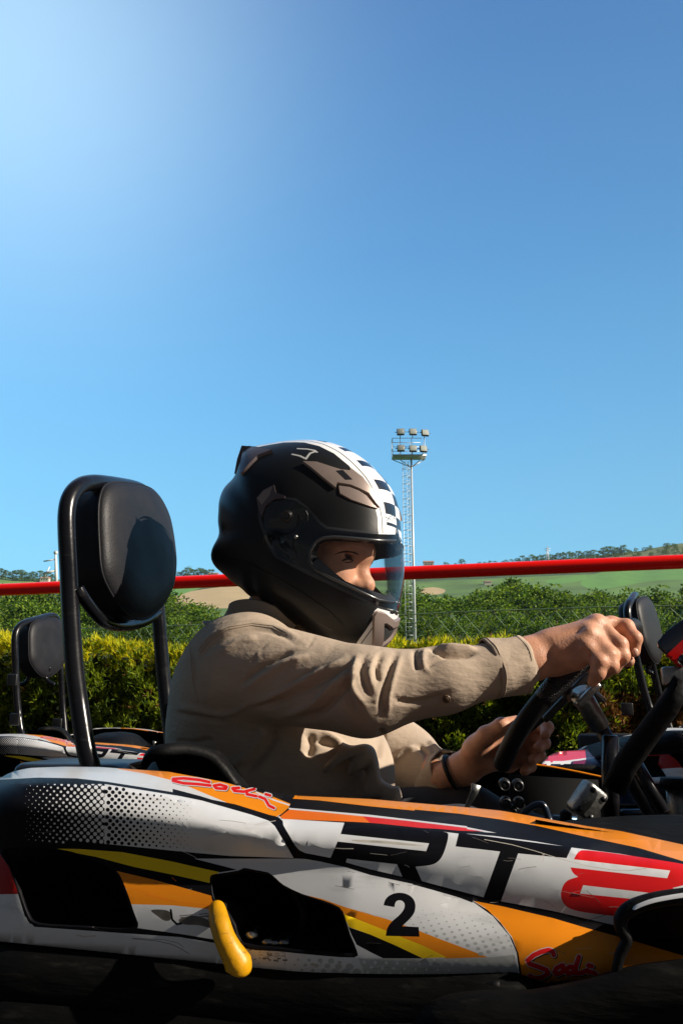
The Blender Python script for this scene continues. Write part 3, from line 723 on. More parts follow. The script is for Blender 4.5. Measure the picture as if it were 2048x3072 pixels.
# --- halftone bulge
add(cv(C3, [(-700, 640), (-400, 400), (0, 340), (200, 321), (400, 324), (560, 343), (740, 371), (940, 404), (1040, 424), (1120, 450), (560, 362), (545, 672), (200, 656), (0, 652), (-700, 760)]), BK)
HT = cv(C3, [(-200, 352), (200, 333), (400, 336), (560, 354), (740, 383), (940, 415), (1250, 478), (1400, 540), (1440, 585), (1490, 664), (1530, 738), (1200, 727), (900, 700), (560, 664), (200, 652), (-200, 650)])
HTW = [p for p in HT]
add(cv(C3, [(548, 352), (740, 383), (940, 415), (1250, 478), (1400, 540), (1440, 585), (1490, 664), (1533, 739), (1200, 728), (900, 700), (548, 664)]), WH)
HTa = np.array(HT)
for i in range(-30, 60):
    for j in range(-12, 40):
        cx = 300+i*20.6-j*11.3; cy = 2352+i*1.6+j*9.9
        if not (60 < cx < 600) or not inpoly(np.array([cx]), np.array([cy]), HTa)[0]: continue
        if abs(cy-xi(cx, [0, 320, 640, 840], [2352, 2352, 2412, 2450])) < 5 and cx > 320: continue
        if cx < 318:
            r = 6.9*np.clip((cx-62)/256, 0, 1)**.8
            if r > .7: add(dot_poly((cx, cy), r, 8), WH)
        else:
            r = 6.6*np.clip((598-cx)/280, 0, 1)**.85
            if r > .7: add(dot_poly((cx, cy), r, 8), BK)
# --- orange swoosh on the shoulder + black patch
add(cv(C3, [(540, 250), (890, 280), (1200, 330), (1600, 395), (1568, 430), (1520, 480), (1445, 522), (1430, 524), (1200, 455), (1000, 372), (900, 333), (760, 298), (640, 278)]), OR)
add(cv(C3, [(900, 286), (1200, 330), (1600, 395), (1568, 420), (1535, 462), (1400, 408), (1200, 350), (1000, 300)]), BK)
for q in stroke(cv(C3, [(1340, 395), (1430, 435), (1535, 470)]), 2.2): add(q, WH)
for q in stroke(cv(C3, [(1568, 410), (1545, 450), (1500, 490), (1450, 524)]), 1.0): add(q, BK)
# crease line and the diagonal black band
add(cv(C3, [(-200, 340), (200, 318), (400, 322), (560, 340), (740, 368), (940, 400), (1060, 424), (1230, 458), (1430, 520), (1450, 545), (1250, 480), (1040, 430), (740, 378), (560, 352), (0, 352)]), BK)
add(cv(C4, [(-160, 130), (0, 172), (170, 225), (300, 262), (440, 290), (466, 300), (486, 320), (490, 345), (560, 465), (585, 492), (620, 508), (760, 535), (900, 575), (1000, 603), (1250, 662), (1310, 683), (1450, 722), (1600, 760), (1600, 800), (1500, 762), (1400, 735), (1250, 690), (1000, 637), (850, 590), (700, 557), (620, 543), (552, 540), (470, 400), (440, 350), (405, 318), (300, 282), (0, 196), (-160, 150)]), BK)
# --- shoulder strips of the front part
add(cv(C4, [(565, 150), (1000, 170), (1568, 215), (1568, 292), (1300, 262), (1000, 233), (700, 198), (545, 188), (555, 175)]), OR)
add(cv(C5, [(-10, 560), (500, 600), (900, 660), (1568, 790), (2300, 960), (2300, 1100), (1568, 948), (1300, 868), (1000, 805), (700, 738), (500, 703), (250, 668), (-10, 645)]), OR)
add(cv(C4, [(545, 188), (700, 198), (1000, 233), (1300, 262), (1568, 292), (1568, 400), (1440, 384), (1000, 345), (850, 330), (480, 306), (466, 290), (520, 242)]), BK)
add(cv(C5, [(-10, 644), (250, 668), (500, 703), (700, 738), (1000, 805), (1300, 868), (1568, 948), (2300, 1100), (2300, 1180), (1568, 968), (1200, 905), (900, 866), (700, 832), (460, 800), (260, 782), (-10, 762)]), BK)
add(cv(C4, [(520, 242), (1000, 283), (1568, 350), (1568, 362), (1000, 296), (525, 252)]), WH)
add(cv(C5, [(-10, 706), (250, 738), (470, 781), (410, 778), (-10, 722)]), WH)
add(cv(C4, [(525, 252), (720, 268), (960, 292), (1010, 330), (900, 324), (700, 316), (490, 308), (468, 295)]), O2)
add(cv(C4, [(955, 291), (1200, 316), (1568, 360), (1568, 374), (1300, 360), (1050, 334), (1000, 330)]), RE)
add(cv(C5, [(-10, 720), (200, 745), (400, 773), (250, 768), (-10, 745)]), RE)
# --- RT8
Rr = [(848, 329), (1442, 380), (1458, 395), (1456, 430), (1432, 510), (1405, 555), (1360, 580), (1265, 588), (1308, 684), (1190, 652), (1157, 574), (862, 541), (856, 566), (765, 540), (808, 440), (1328, 497), (1345, 451), (826, 396)]
add(soft(cv(C4, Rr), 50, 2), BK)
add(cv(C5, [(250, 780), (912, 866), (882, 930), (598, 902), (495, 1188), (393, 1166), (492, 891), (230, 861)]), BK)
E8 = [(985, 874), (1568, 962), (1645, 985), (1632, 1040), (1590, 1085), (1505, 1105), (1550, 1128), (1560, 1165), (1500, 1260), (1420, 1300), (1190, 1274), (950, 1245), (880, 1218), (845, 1165), (855, 1100), (885, 1058), (950, 1040), (918, 1018), (905, 984), (1473, 1048), (1490, 1003), (925, 937), (945, 897)]
add(soft(cv(C5, E8), 66, 3), RE); add(cv(C5, [(980, 1089), (1436, 1142), (1425, 1186), (961, 1138)]), WH)
for q in stroke(cv(C5, [(400, 820), (560, 850), (700, 888), (850, 935), (1000, 975), (1150, 1000), (1250, 1003), (1350, 990)]), .9): add(q, SL)
for q in stroke(cv(C5, [(720, 930), (750, 905), (745, 945)]), .7): add(q, SL)
add(smooth_poly(cv(C4, [(890, 430), (1000, 432), (1150, 442), (1320, 466), (1200, 462), (1050, 450), (930, 442)])), SL)
for q in stroke(cv(C4, [(780, 478), (840, 482), (900, 482)]), 1.2): add(q, SL)
for q in stroke(cv(C4, [(1000, 510), (1100, 520)]), .6): add(q, SL)
# black lower line of the RT panel, orange flank
add(cv(C5, [(330, 1177), (500, 1208), (800, 1278), (1000, 1338), (1225, 1398), (2300, 1700), (2300, 1760), (600, 1760), (606, 1600), (598, 1490), (560, 1390), (480, 1290), (400, 1220)]), OR)
add(cv(C5, [(-20, 1050), (100, 1083), (395, 1160), (500, 1184), (800, 1240), (1190, 1330), (2300, 1600), (2300, 1720), (1225, 1402), (1000, 1341), (800, 1282), (500, 1212), (330, 1180), (420, 1235), (495, 1310), (560, 1400), (600, 1490), (618, 1610), (630, 1760), (608, 1760), (606, 1612), (588, 1484), (545, 1385), (450, 1272), (330, 1185), (150, 1132), (-20, 1085)]), BK)
# --- swooshes beside the number
add(cv(C4, [(600, 750), (720, 778), (850, 825), (1100, 897), (1230, 943), (1400, 1010), (1568, 1073), (1650, 1105), (1690, 1121), (1440, 1128), (1300, 1048), (1150, 988), (1000, 927), (850, 868), (815, 835), (720, 797)]), OR)
add(cv(C4, [(838, 863), (1000, 927), (1150, 988), (1300, 1048), (1450, 1122), (1300, 1127), (1150, 1052), (1000, 987), (875, 943)]), YE)
add(cv(C4, [(872, 943), (1000, 987), (1150, 1052), (1308, 1127), (1075, 1127), (1000, 1090), (920, 1047), (890, 990)]), BK)
# grey halftone beside the number
WA = np.array(cv(C5, [(-110, 1130), (60, 1110), (150, 1140), (330, 1195), (430, 1275), (520, 1370), (572, 1462), (565, 1485), (365, 1495), (200, 1415), (-110, 1320)]))
for i in range(-16, 30):
    for j in range(-14, 30):
        cx = 1300+i*31.+j*8; cy = 2740+i*9.5+j*15.5-i*0+(-15.5*0); cx += (j % 2)*0
        if not inpoly(np.array([cx]), np.array([cy]), WA)[0]: continue
        r = 9.2*np.clip((cy-(2690+.10*(cx-1200)))/170, 0, 1)*np.clip((cx-1100)/200, .1, 1)
        if r > 1.2: add(dot_poly((cx, cy), r, 9, r*.75), DG)
# number 2
add(soft(cv(C4, [(1078, 815), (1086, 782), (1110, 757), (1150, 741), (1200, 742), (1243, 763), (1266, 800), (1264, 850), (1240, 888), (1195, 930), (1188, 938), (1284, 943), (1289, 1000), (1091, 995), (1096, 955), (1120, 915), (1170, 875), (1198, 840), (1203, 815), (1198, 797), (1180, 785), (1158, 787), (1146, 800), (1142, 826)]), 66, 3), BK)
# lower strip with dots
add(cv(C4, [(930, 1126), (1440, 1128), (1700, 1121), (1843, 1106), (1860, 1180), (1870, 1226), (1568, 1252), (1300, 1262), (985, 1262), (960, 1200)]), GR)
for i in range(-4, 60):
    for j in range(-3, 6):
        cx = 850+i*33.-j*11+(j % 2)*0; cy = 2893+j*15+i*1.2
        lim0, lim1 = xi(cx, [730, 850, 1060, 1560], [2856, 2866, 2877, 2868]), float(vb(cx))
        if cx < 845 or cx > 1545: continue
        if cx < 1075:
            r = 13.5*np.clip((cx-840)/235, 0, 1)**.8; r = min(r, 13.)
            if cy-r*.8 > lim0 and cy+r*.8 < lim1-2: add(dot_poly((cx, cy), r, 10, r*.85), DG)
        else:
            r = 7.*np.clip((1500-cx)/400, .12, 1)
            if cy-r > lim0+1 and cy+r < lim1-3: add(dot_poly((cx, cy), r, 4 if r > 4 else 6), WH)
for k in range(34):
    x = 270+random.random()*220; y = 1078+random.random()*65
    for q in stroke(cv(C4, [(x, y), (x+random.uniform(5, 26), y+random.uniform(-3, 6))]), random.uniform(.5, 2.6)): add(q, random.choice((SF, SL)))
for x, y, r in ((660, 1163, 8), (820, 1150, 7), (345, 1157, 4), (710, 1155, 4), (1040, 1180, 5)): add(dot_poly(C4(x, y), r, 8, r*.6), SL)
for q in stroke(cv(C4, [(495, 1090), (503, 1130), (496, 1165)]), .7): add(q, SF)
# ragged rim of the second opening
add(smooth_poly(cv(C4, [(58, 655), (75, 635), (115, 628), (225, 610), (255, 596), (290, 600), (330, 608), (400, 622), (445, 655), (492, 696), (600, 748), (722, 786), (818, 826), (850, 880), (882, 985), (922, 1085), (905, 1122), (700, 1110), (450, 1085), (240, 1065), (200, 960), (130, 830), (85, 815), (62, 740)]), 2), BK)
# script logos: dark shadow, pale edge, red letters
S1_ = [[(808, 1500), (800, 1478), (775, 1470), (735, 1480), (690, 1500), (655, 1530), (665, 1552), (715, 1568), (765, 1588), (775, 1608), (740, 1632), (695, 1640), (668, 1622)],
       [(860, 1560), (825, 1575), (812, 1600), (830, 1612), (858, 1600), (868, 1575), (850, 1562)],
       [(925, 1570), (900, 1568), (880, 1590), (892, 1612), (920, 1600), (940, 1560), (955, 1510), (935, 1570), (935, 1605), (965, 1606), (1005, 1590)],
       [(1010, 1560), (1030, 1566)], [(1015, 1598), (1045, 1605), (1065, 1630)]]
S2_ = [[(1095, 342), (1040, 330), (960, 322), (905, 325), (905, 335), (960, 348), (1030, 352), (1100, 360)],
       [(1150, 355), (1118, 360), (1130, 374), (1180, 378), (1185, 366), (1152, 356)],
       [(1250, 372), (1215, 374), (1225, 388), (1275, 392), (1330, 378), (1290, 388), (1290, 405), (1340, 416)],
       [(1388, 405), (1412, 412)], [(1355, 418), (1385, 430), (1405, 465), (1432, 478)]]
for C_, S_, wm_, dx in ((C5, S1_, (11., 9.4, 7.2), 5), (C3, S2_, (8.6, 6.8, 4.4), 3)):
    for wd, m, ox in ((wm_[0], BK, dx), (wm_[1], SI, 0), (wm_[2], RE, 0)):
        for st_ in S_:
            for q in stroke(cv(C_, [(x+ox, y+ox) for x, y in st_]), wd if m != BK else wm_[1]): add(q, m)
for pts_, wd_, m_ in SCR:
    for q in stroke(pts_, wd_): add(q, m_)
# openings last
hole1 = smooth_poly(cv(C3, [(22, 692), (300, 694), (470, 742), (590, 800), (640, 890), (685, 1020), (708, 1088), (640, 1106), (400, 1096), (200, 1082), (150, 1040), (110, 930), (62, 800)]), 3)
hole2 = smooth_poly(cv(C4, [(72, 662), (90, 642), (130, 640), (230, 622), (262, 606), (300, 614), (400, 634), (440, 664), (488, 706), (590, 756), (712, 796), (806, 836), (838, 890), (868, 985), (900, 1075), (880, 1098), (700, 1088), (450, 1062), (250, 1040), (205, 930), (135, 815), (95, 800), (72, 735)]), 2)
add(hole1, -1); add(hole2, -1)
for q in ([(-420, 2560), (-60, 2560), (-90, 2640), (-60, 2760), (-420, 2740)],): add(q, -1)
pod, _ = paint('side_pod', Spod, outline, Ly, 34, KM, kart, edge=26)
pod.data.materials.append(matteb); solidify(pod, .004).modifiers[0].material_offset = 20
# far side pod, mirrored in the kart's centre plane
me2 = pod.data.copy(); n_ = len(me2.vertices); co_ = np.empty(n_*3); me2.vertices.foreach_get('co', co_); co_ = co_.reshape(-1, 3)+np.array([0, 1.4, 0])
d_ = (co_-KC)@LT; co_ = co_-2*d_[:, None]*LT-np.array([0, 1.4, 0]); me2.vertices.foreach_set('co', co_.ravel()); me2.flip_normals(); me2.update()
pod2 = bpy.data.objects.new('side_pod', me2); COL.objects.link(pod2); pod2.parent = kart; solidify(pod2, .004).modifiers[0].material_offset = 20

# --- black interior of the pod, chassis, tray, bumper
def Pp(u, v, d): return PV(u, v, Ypod_s(np.array(u, float), np.array(v, float))+d)
b = MB(); V = []; F = []; U = np.linspace(-400, 2350, 56)
for u in U:
    for k in range(9):
        v = float(vt(u))+22+(float(vb(u))-float(vt(u))-30)*k/8; V.append(Pp(u, v, .075+.05*math.sin(k/8*math.pi)))
for i in range(len(U)-1):
    for k in range(8): F.append((i*9+k, i*9+k+1, (i+1)*9+k+1, (i+1)*9+k))
b.add(V, F); inner = b.build('pod_inner_wall', plastic, kart)
b = MB()
b.box(K(.35, 0, .045), (1.02, .36, .012), np.stack([FW, LT, UP]), bev=.008); b.build('floor_tray', matteb, kart)
for l in (-.36, .36):
    b = MB(); b.tube([K(-.55, l, .075), K(.2, l, .07), K(1.3, l*.9, .07)], .016, 14); b.build('frame_tube', tubeblk, kart)
def bump(u0, u1, fv, r, yoff, name, m, flat=1.0, n=40):
    path = [];
    for u in np.linspace(u0, u1, n):
        v = fv(u); Y = float(Ypod(np.array(u), np.array(min(v, float(vb(u))))))+yoff; path.append(PV(u, v, Y))
    b = MB(); b.tube(path, r, 22, flat=flat); return b.build(name, m, kart)
bump(-600, 2600, lambda u: float(xi(u, [-600, 0, 900, 1500, 2048, 2600], [2900, 2925, 3010, 3020, 3030, 3060])), [.032, .034, .034, .034], .012, 'side_bumper', rubber2, flat=1.0)
bump(-600, 2600, lambda u: float(xi(u, [-600, 0, 900, 1500, 2600], [3040, 3070, 3150, 3150, 3190])), [.036], .0, 'side_bumper', rubber2)
bump(640, 1500, lambda u: 2962+6*math.sin(u/90), [.004], -.008, 'bumper_strap', plastic)
for (x, y, r) in ((800, 1450, 17), (790, 1452, 10)):
    c = PV(*C3(x, y), .835); b = MB(); b.tube([c+np.array([r*.00034*math.cos(a), 0, r*.00034*math.sin(a)]) for a in np.linspace(0, 6.28, 20)[:-1]], .0012, 6, closed=True); b.build('bolt_ring', darkm, kart)
for x, y in ((1380, 1270), (645, 1650/1)):
    f = C4 if x > 1000 else C4
    c = PV(*((C4(1395, 1272)) if x > 1000 else C5(130, 1662)), .79); b = MB(); b.ball(c, .011, 16, sq=(1.6, .6, .45)); b.build('bolt', metal, kart)
b = MB(); q0 = PV(*C5(330, 1655), .80); b.box(q0, (.035, .008, .006), np.stack([FW, LT, UP]), bev=.003); b.build('bracket', darkm, kart)
b = MB(); q0 = PV(*C5(200, 1700), .80); b.box(q0, (.12, .012, .016), np.stack([FW, LT, UP]), bev=.006); b.build('bracket', plastic, kart)
# sweeping black front guard along the lower right
gp = cv(C5, [(60, 1900), (110, 1800), (200, 1755), (400, 1735), (640, 1738), (850, 1712), (1100, 1655), (1300, 1600), (1568, 1562), (1900, 1540), (2300, 1560)])
gpp = [PV(u, v+72, .735-.00004*(u-1300)) for u, v in gp]
b = MB(); b.tube(cat_curve(gpp, 6), [.016, .020, .021, .021, .021], 22); b.build('front_guard', rubber2, kart)
V = []; F = []
cc = cat_curve([np.array([u, v]) for u, v in gp], 5)
for (u, v) in cc:
    for k in range(9): V.append(PV(u+k*3, v+40+k*52, .735-.00004*(u-1300)-.006*math.sin(k/8*3.1)))
for i in range(len(cc)-1):
    for k in range(8): F.append((i*9+k, i*9+k+1, (i+1)*9+k+1, (i+1)*9+k))
b = MB(); b.add(V, F); solidify(b.build('front_guard_skirt', rubber2, kart), .004)
# front nose opening (white lip, black shell)
lip = cv(C5, [(1175, 1600), (1195, 1500), (1235, 1410), (1205, 1350), (1200, 1290), (1235, 1240), (1300, 1205), (1420, 1172), (1600, 1148), (1900, 1120), (2300, 1110)])
lc = cat_curve([np.array(p) for p in lip], 6)
Yl = lambda u: .715-.00004*(u-1850)
b = MB(); b.tube([PV(u, v, Yl(u)) for u, v in lc], [.004, .005, .006, .006, .006], 16); b.build('nose_lip', plastic, kart)
V = []; F = []
for (u, v) in lc:
    for k in range(7): V.append(PV(u+k*16, v+10*k+ (k*k*9), Yl(u)+.02+.035*k))
for i in range(len(lc)-1):
    for k in range(6): F.append((i*7+k, i*7+k+1, (i+1)*7+k+1, (i+1)*7+k))
b = MB(); b.add(V, F); solidify(b.build('nose_shell', plastic, kart), .004)
fillp = [tuple(map(float, p)) for p in lc]+[(2425., 3060.), (1840., 3060.)]
def Sfill(u, v): return PV(u, v, .745-.00004*(np.asarray(u)-1850)+.04*np.clip((np.asarray(v)-2700)/300, 0, 1))
nf, _ = paint('nose_inner', Sfill, fillp, [], 40, [plastic], kart); solidify(nf, .004)
wl_ = cv(C5, [(1270, 1232), (1290, 1212), (1400, 1172), (1600, 1138), (1900, 1105), (2300, 1090)]); wc = cat_curve([np.array(p) for p in wl_], 5)
V = []; F = []
for i, (u, v) in enumerate(wc):
    wv = 9*min(1, i/5); V += [PV(u, v-wv*.2, Yl(u)-.0075), PV(u, v+wv*1.1, Yl(u)-.0085), PV(u-4, v-wv*1.5, Yl(u)+.006)]
for i in range(len(wc)-1): F += [(i*3, i*3+1, i*3+4, i*3+3), (i*3+2, i*3, i*3+3, i*3+5)]
b = MB(); b.add(V, F); b.build('nose_stripe', white, kart)
# --- inside the openings: bolts, rail, lever
b = MB(); b.tube([PV(*C4(240, 1052), .838), PV(*C4(560, 1066), .832), PV(*C4(880, 1086), .826)], .006, 10); b.build('opening_rail', plastic, kart)
for (x, y, r) in ((305, 990, .0050), (398, 1034, .0050), (440, 1040, .0042), (495, 1038, .0046)):
    b = MB(); c = PV(*C4(x, y), .825); b.ball(c, r, 16, sq=(1.25, .8, .8)); b.cyl(c, c+LT*.02, r*.6, 10); b.build('bolt', metal, kart)
b = MB(); b.tube(cat_curve([PV(*C4(110, 830), .84), PV(*C4(190, 870), .85), PV(*C4(240, 960), .855), PV(*C4(255, 1040), .85)], 6), [.010, .012, .010], 12); b.build('cable_boot', rubber, kart)
b = MB(); b.tube(cat_curve([PV(*C4(560, 740), .86), PV(*C4(610, 850), .85), PV(*C4(600, 980), .85), PV(*C4(570, 1060), .85)], 6), [.004], 10); b.build('hose', plastic, kart)
# yellow lever grip
yp = [PV(*C3(x, y), Y) for x, y, Y in ((1128, 985, .832), (1135, 1010, .825), (1150, 1080, .812), (1172, 1150, .805), (1200, 1210, .802), (1232, 1265, .802), (1248, 1300, .803), (1243, 1320, .805))]
b = MB(); pth = cat_curve(yp, 7); nP = len(pth); rr = [.0035, .0076, .0088, .0096, .0096, .0100, .0106, .0116, .0126, .0118, .006]
b.tube(pth, rr, 24); b.build('lever_grip', yplas, kart)

# --- seat: flared black shell
b = MB(); V = []; F = []; n1 = 30
rim = cat_curve([P(u, v, Y) for u, v, Y in ((434, 2279, 1.10), (444, 2262, 1.09), (462, 2251, 1.085), (500, 2244, 1.085), (560, 2243, 1.10), (625, 2262, 1.11), (670, 2305, 1.11), (710, 2360, 1.11), (750, 2410, 1.10))], 6)
for i, p in enumerate(rim):
    V += [p-UP*.011+LT*.006, p-LT*.003-UP*.004, p+UP*.002+LT*.004, p+LT*.03+UP*.001, p+LT*.055-UP*.02, p+LT*.07-UP*.14]
for i in range(len(rim)-1):
    for k in range(5): F.append((i*6+k, i*6+k+1, (i+1)*6+k+1, (i+1)*6+k))
b.add(V, F); seat_near = b.build('seat', plastic, kart); solidify(seat_near, .004)
b = MB(); V = []; F = []
prof = [(-.14, .36), (-.13, .33), (-.10, .25), (-.02, .14), (.12, .09), (.32, .10), (.44, .15)]
pc = cat_curve([np.array(p) for p in prof], 4)
for (t, z) in pc:
    for k in range(13):
        a = math.pi*(k/12); l = -.21*math.cos(a); lift = .10*abs(math.cos(a))**3
        if z > .25: V.append(K(t+.16+lift*.9, l, z))
        else: V.append(K(t+.14, l, z+lift*1.2))
for i in range(len(pc)-1):
    for k in range(12): F.append((i*13+k, i*13+k+1, (i+1)*13+k+1, (i+1)*13+k))
b.add(V, F); so_ = b.build('seat_shell', plastic, kart); solidify(so_, .005)

# --- roll hoop and headrest
near = [(285, 2420, 1.24), (279, 2330, 1.243), (272, 2296, 1.245), (259, 2248, 1.25), (246, 2170, 1.255), (236, 2100, 1.26), (224, 2003, 1.26), (214, 1860, 1.26), (206, 1700, 1.26), (201, 1600, 1.26), (201, 1540, 1.262), (210, 1495, 1.27), (232, 1464, 1.29), (262, 1450, 1.32), (310, 1449, 1.38)]
far = [(400, 1462, 1.54), (432, 1480, 1.60), (450, 1520, 1.63), (460, 1600, 1.64), (465, 1720, 1.64), (474, 1830, 1.64), (483, 1936, 1.64), (495, 2070, 1.64), (512, 2200, 1.63), (522, 2290, 1.62), (530, 2420, 1.61)]
hp = cat_curve([P(*q) for q in near+far], 6)
b = MB(); b.tube(hp, .0142, 28); b.build('roll_hoop', tubeblk, kart)
b = MB(); b.tube(cat_curve([P(*q) for q in ((234, 1765, 1.26), (252, 1795, 1.27), (285, 1838, 1.31), (318, 1868, 1.36), (370, 1878, 1.45), (430, 1866, 1.55), (474, 1838, 1.63))], 6), .0098, 20); b.build('headrest_brace', tubeblk, kart)
hy = R(15); HF = np.array([math.cos(hy), -math.sin(hy), 0]); tiltb = R(8); HFt = HF*math.cos(tiltb)+UP*math.sin(tiltb); HL = np.array([math.sin(hy), math.cos(hy), 0])
HC = P(408, 1652, 1.43)
def onplane(u, v, c, n): r = ray(u, v); o_ = np.array([0, 0, CZ]); return o_+r*(((c-o_)@n)/(r@n))
face = [C2(*p) for p in ((668, 520), (662, 380), (664, 260), (680, 175), (710, 125), (770, 106), (860, 110), (960, 127), (1030, 160), (1085, 230), (1125, 320), (1150, 430), (1168, 560), (1174, 670), (1162, 790), (1130, 870), (1085, 940), (1020, 1000), (960, 1026), (900, 1015), (840, 975), (770, 885), (705, 765), (678, 660))]
fo = cat_curve([onplane(u, v, HC, HFt) for u, v in face], 4, True); fc = fo.mean(0)
def pad(fo, fc, nrm_, parent, name='headrest'):
    V = []; F = []; m_ = len(fo)
    steps = [(-.074, .30), (-.074, .86), (-.070, .94), (-.060, .972), (-.03, .985), (-.008, .992), (-.002, .998), (.002, .992), (.006, .972), (.012, .90), (.0165, .72), (.018, .45), (.0185, .15)]
    for d, s_ in steps:
        for p in fo: V.append(fc+(p-fc)*s_+nrm_*d)
    for i in range(len(steps)-1):
        for k in range(m_): F.append((i*m_+k, i*m_+(k+1) % m_, (i+1)*m_+(k+1) % m_, (i+1)*m_+k))
    F.append(tuple(range(m_-1, -1, -1))); F.append(tuple((len(steps)-1)*m_+k for k in range(m_)))
    b = MB(); b.add(V, F); o = b.build(name, leather, parent)
    b = MB(); b.tube([fc+(p-fc)*1.001 for p in fo], .0022, 8, closed=True); b.build('piping', leather, o)
    b = MB(); q = [fc+(p-fc)*.985-nrm_*.011 for p in fo]
    for i in range(0, m_, 1):
        a_, c_ = q[i], q[(i+1) % m_]
        n_ = 3
        for k in range(n_): b.tube([a_+(c_-a_)*(k+.15)/n_, a_+(c_-a_)*(k+.8)/n_], .0007, 4)
    b.build('stitching', thread, o)
    return o
hr = pad(fo, fc, HFt, kart)

# --- steering wheel, column and front of the cockpit
WC = K(.757, 0, .499); lo_ = P(1478, 2288, 1.34); hi_ = P(1880, 1866, 1.34); e1 = nrmz(hi_-lo_); e1 = nrmz(e1-LT*(e1@LT)); en = np.cross(e1, LT); en = nrmz(en)
if en[0] < 0: en = -en
hl = np.linalg.norm(hi_-lo_)/2; WC = (lo_+hi_)/2; WC = WC+0
WL = nrmz(WC-np.array([0, 0, CZ])); WL = nrmz(WL-e1*(WL@e1)); WL = nrmz(WL*.9+LT*.1); en = nrmz(np.cross(e1, WL)); en = en if en[0] > 0 else -en
def wheel_pt(a):                           # a=0 top, pi/2 near side
    c, s_ = math.cos(a), math.sin(a); ex = 2/2.6
    return WC+e1*hl*.93*(abs(c)**ex*np.sign(c))-WL*.158*(abs(s_)**ex*np.sign(s_))+en*(.012*math.cos(2*a)-.0)
wp = np.array([wheel_pt(a) for a in np.linspace(0, 2*math.pi, 97)[:-1]])
sw = MB(); rr = np.array([.0138 for a in range(96)]); sw.tube(wp, .0140, 20, closed=True)
wheel = sw.build('steering_wheel', gripm, kart)
gt = bpy.data.materials.new('textured_grip'); MATS['tg'] = gt; gt.use_nodes = True; nt = gt.node_tree; bs = nt.nodes['Principled BSDF']; bs.inputs['Base Color'].default_value = (.010, .010, .011, 1); bs.inputs['Roughness'].default_value = .38
tc = nt.nodes.new('ShaderNodeTexCoord'); vo = nt.nodes.new('ShaderNodeTexVoronoi'); vo.inputs['Scale'].default_value = 420; nt.links.new(tc.outputs['Object'], vo.inputs['Vector'])
bp = nt.nodes.new('ShaderNodeBump'); bp.inputs['Strength'].default_value = .9; bp.inputs['Distance'].default_value = .002; nt.links.new(vo.outputs['Distance'], bp.inputs['Height']); nt.links.new(bp.outputs[0], bs.inputs['Normal'])
for a0, a1 in ((.75, 1.75), (2*math.pi-1.75, 2*math.pi-.75)):
    b = MB(); b.tube([wheel_pt(a) for a in np.linspace(a0, a1, 24)], [.0140, .0168, .0172, .0172, .0172, .0165, .0142], 24); b.build('grip', gt, wheel)
b = MB(); b.box(WC+en*.012, (.055, .03, .006), np.stack([e1, WL, en]), bev=.004)
for s_ in (1, -1): b.tube([WC+en*.012, WC+WL*.08*s_+en*.006, WC+WL*.15*s_], [.010, .008, .007], 8)
b.tube([WC+en*.01, WC-e1*.12], [.01, .007], 8); b.build('spokes', darkm, wheel)
hb = P(*C6(960, 800), 1.305)
b = MB(); b.tube([P(*C6(915, 790), 1.28), P(*C6(960, 860), 1.29), P(*C6(1045, 1010), 1.30)], [.0165, .0160, .0155], 22); b.build('column_sleeve', alu, kart)
b = MB(); b.box(P(*C6(960, 805), 1.285), (.024, .030, .006), np.stack([e1, LT, en]), bev=.004)
for s_ in (-1, 1): b.cyl(P(*C6(1000, 790), 1.285)+LT*.02*s_-en*.014, P(*C6(1000, 790), 1.285)+LT*.02*s_+en*.02, .004, 8)
b.build('column_plate', alu, kart)
b = MB(); b.cyl(P(*C6(1030, 980), 1.30), P(*C6(1400, 1620), 1.33), .0115, 16); b.build('steering_column', darkm, kart)
b = MB(); b.cyl(P(*C6(1110, 1070), 1.12), P(*C6(1108, 1620), 1.10), .0115, 18); b.build('column_support', tubeblk, kart)
b = MB(); b.tube([P(*C6(1108, 1075), 1.12)+np.array([.0085*math.cos(a), .0085*math.sin(a), .001]) for a in np.linspace(0, 6.28, 15)[:-1]], .0022, 6, closed=True); b.build('tube_rim', metal, kart)
b = MB(); b.tube([P(*C6(1570, 720), 1.02), P(*C6(1470, 880), 1.03), P(*C6(1200, 1250), 1.06), P(*C6(1130, 1400), 1.07)], [.0105, .0115, .0125, .012], 16, flat=1.2); b.build('panel_strut', plastic, kart)
b = MB(); b.cyl(P(*C6(1235, 1180), 1.20), P(*C6(1440, 1550), 1.16), .0105, 16); b.build('panel_strut', tubeblk, kart)
# front number panel at the right edge
fpY = 1.0
fpn = [(1415, 500), (1425, 450), (1470, 400), (1568, 330), (1800, 180), (1960, 220), (2000, 420), (1900, 700), (1750, 820), (1600, 690), (1568, 660)]
fpol = smooth_poly([C6(*p) for p in fpn], 3)
rp = [C6(*p) for p in ((1452, 565), (1568, 455), (1900, 180), (2100, 300), (1950, 800), (1700, 840), (1568, 662), (1500, 640))]
def Sfp(u, v): u = np.asarray(u, float); v = np.asarray(v, float); s_ = ((u-2000)*.55+(v-1930)*.8)/100; return PV(u, v, 1.02+.028*s_**2-.0002*(u-2000)*.3)
kn = dot_poly(C6(1568, 585), 14, 14)
fpo, _ = paint('front_panel', Sfp, fpol, [(rp, 1), (dot_poly(C6(1572, 588), 19, 14), 0)], 10, [mat('navy_plastic', (.006, .010, .022), .25, coat=.5), red], kart, edge=8); solidify(fpo, .008)
b = MB(); b.cyl(P(*C6(1568, 585), 1.00), P(*C6(1580, 590), 1.04), .006, 14); b.build('panel_bolt', darkm, fpo)
b = MB(); b.box(P(*C6(1545, 690), 1.03), (.022, .006, .012), np.stack([FW, LT, UP]), bev=.004); b.build('clip', alu, kart)
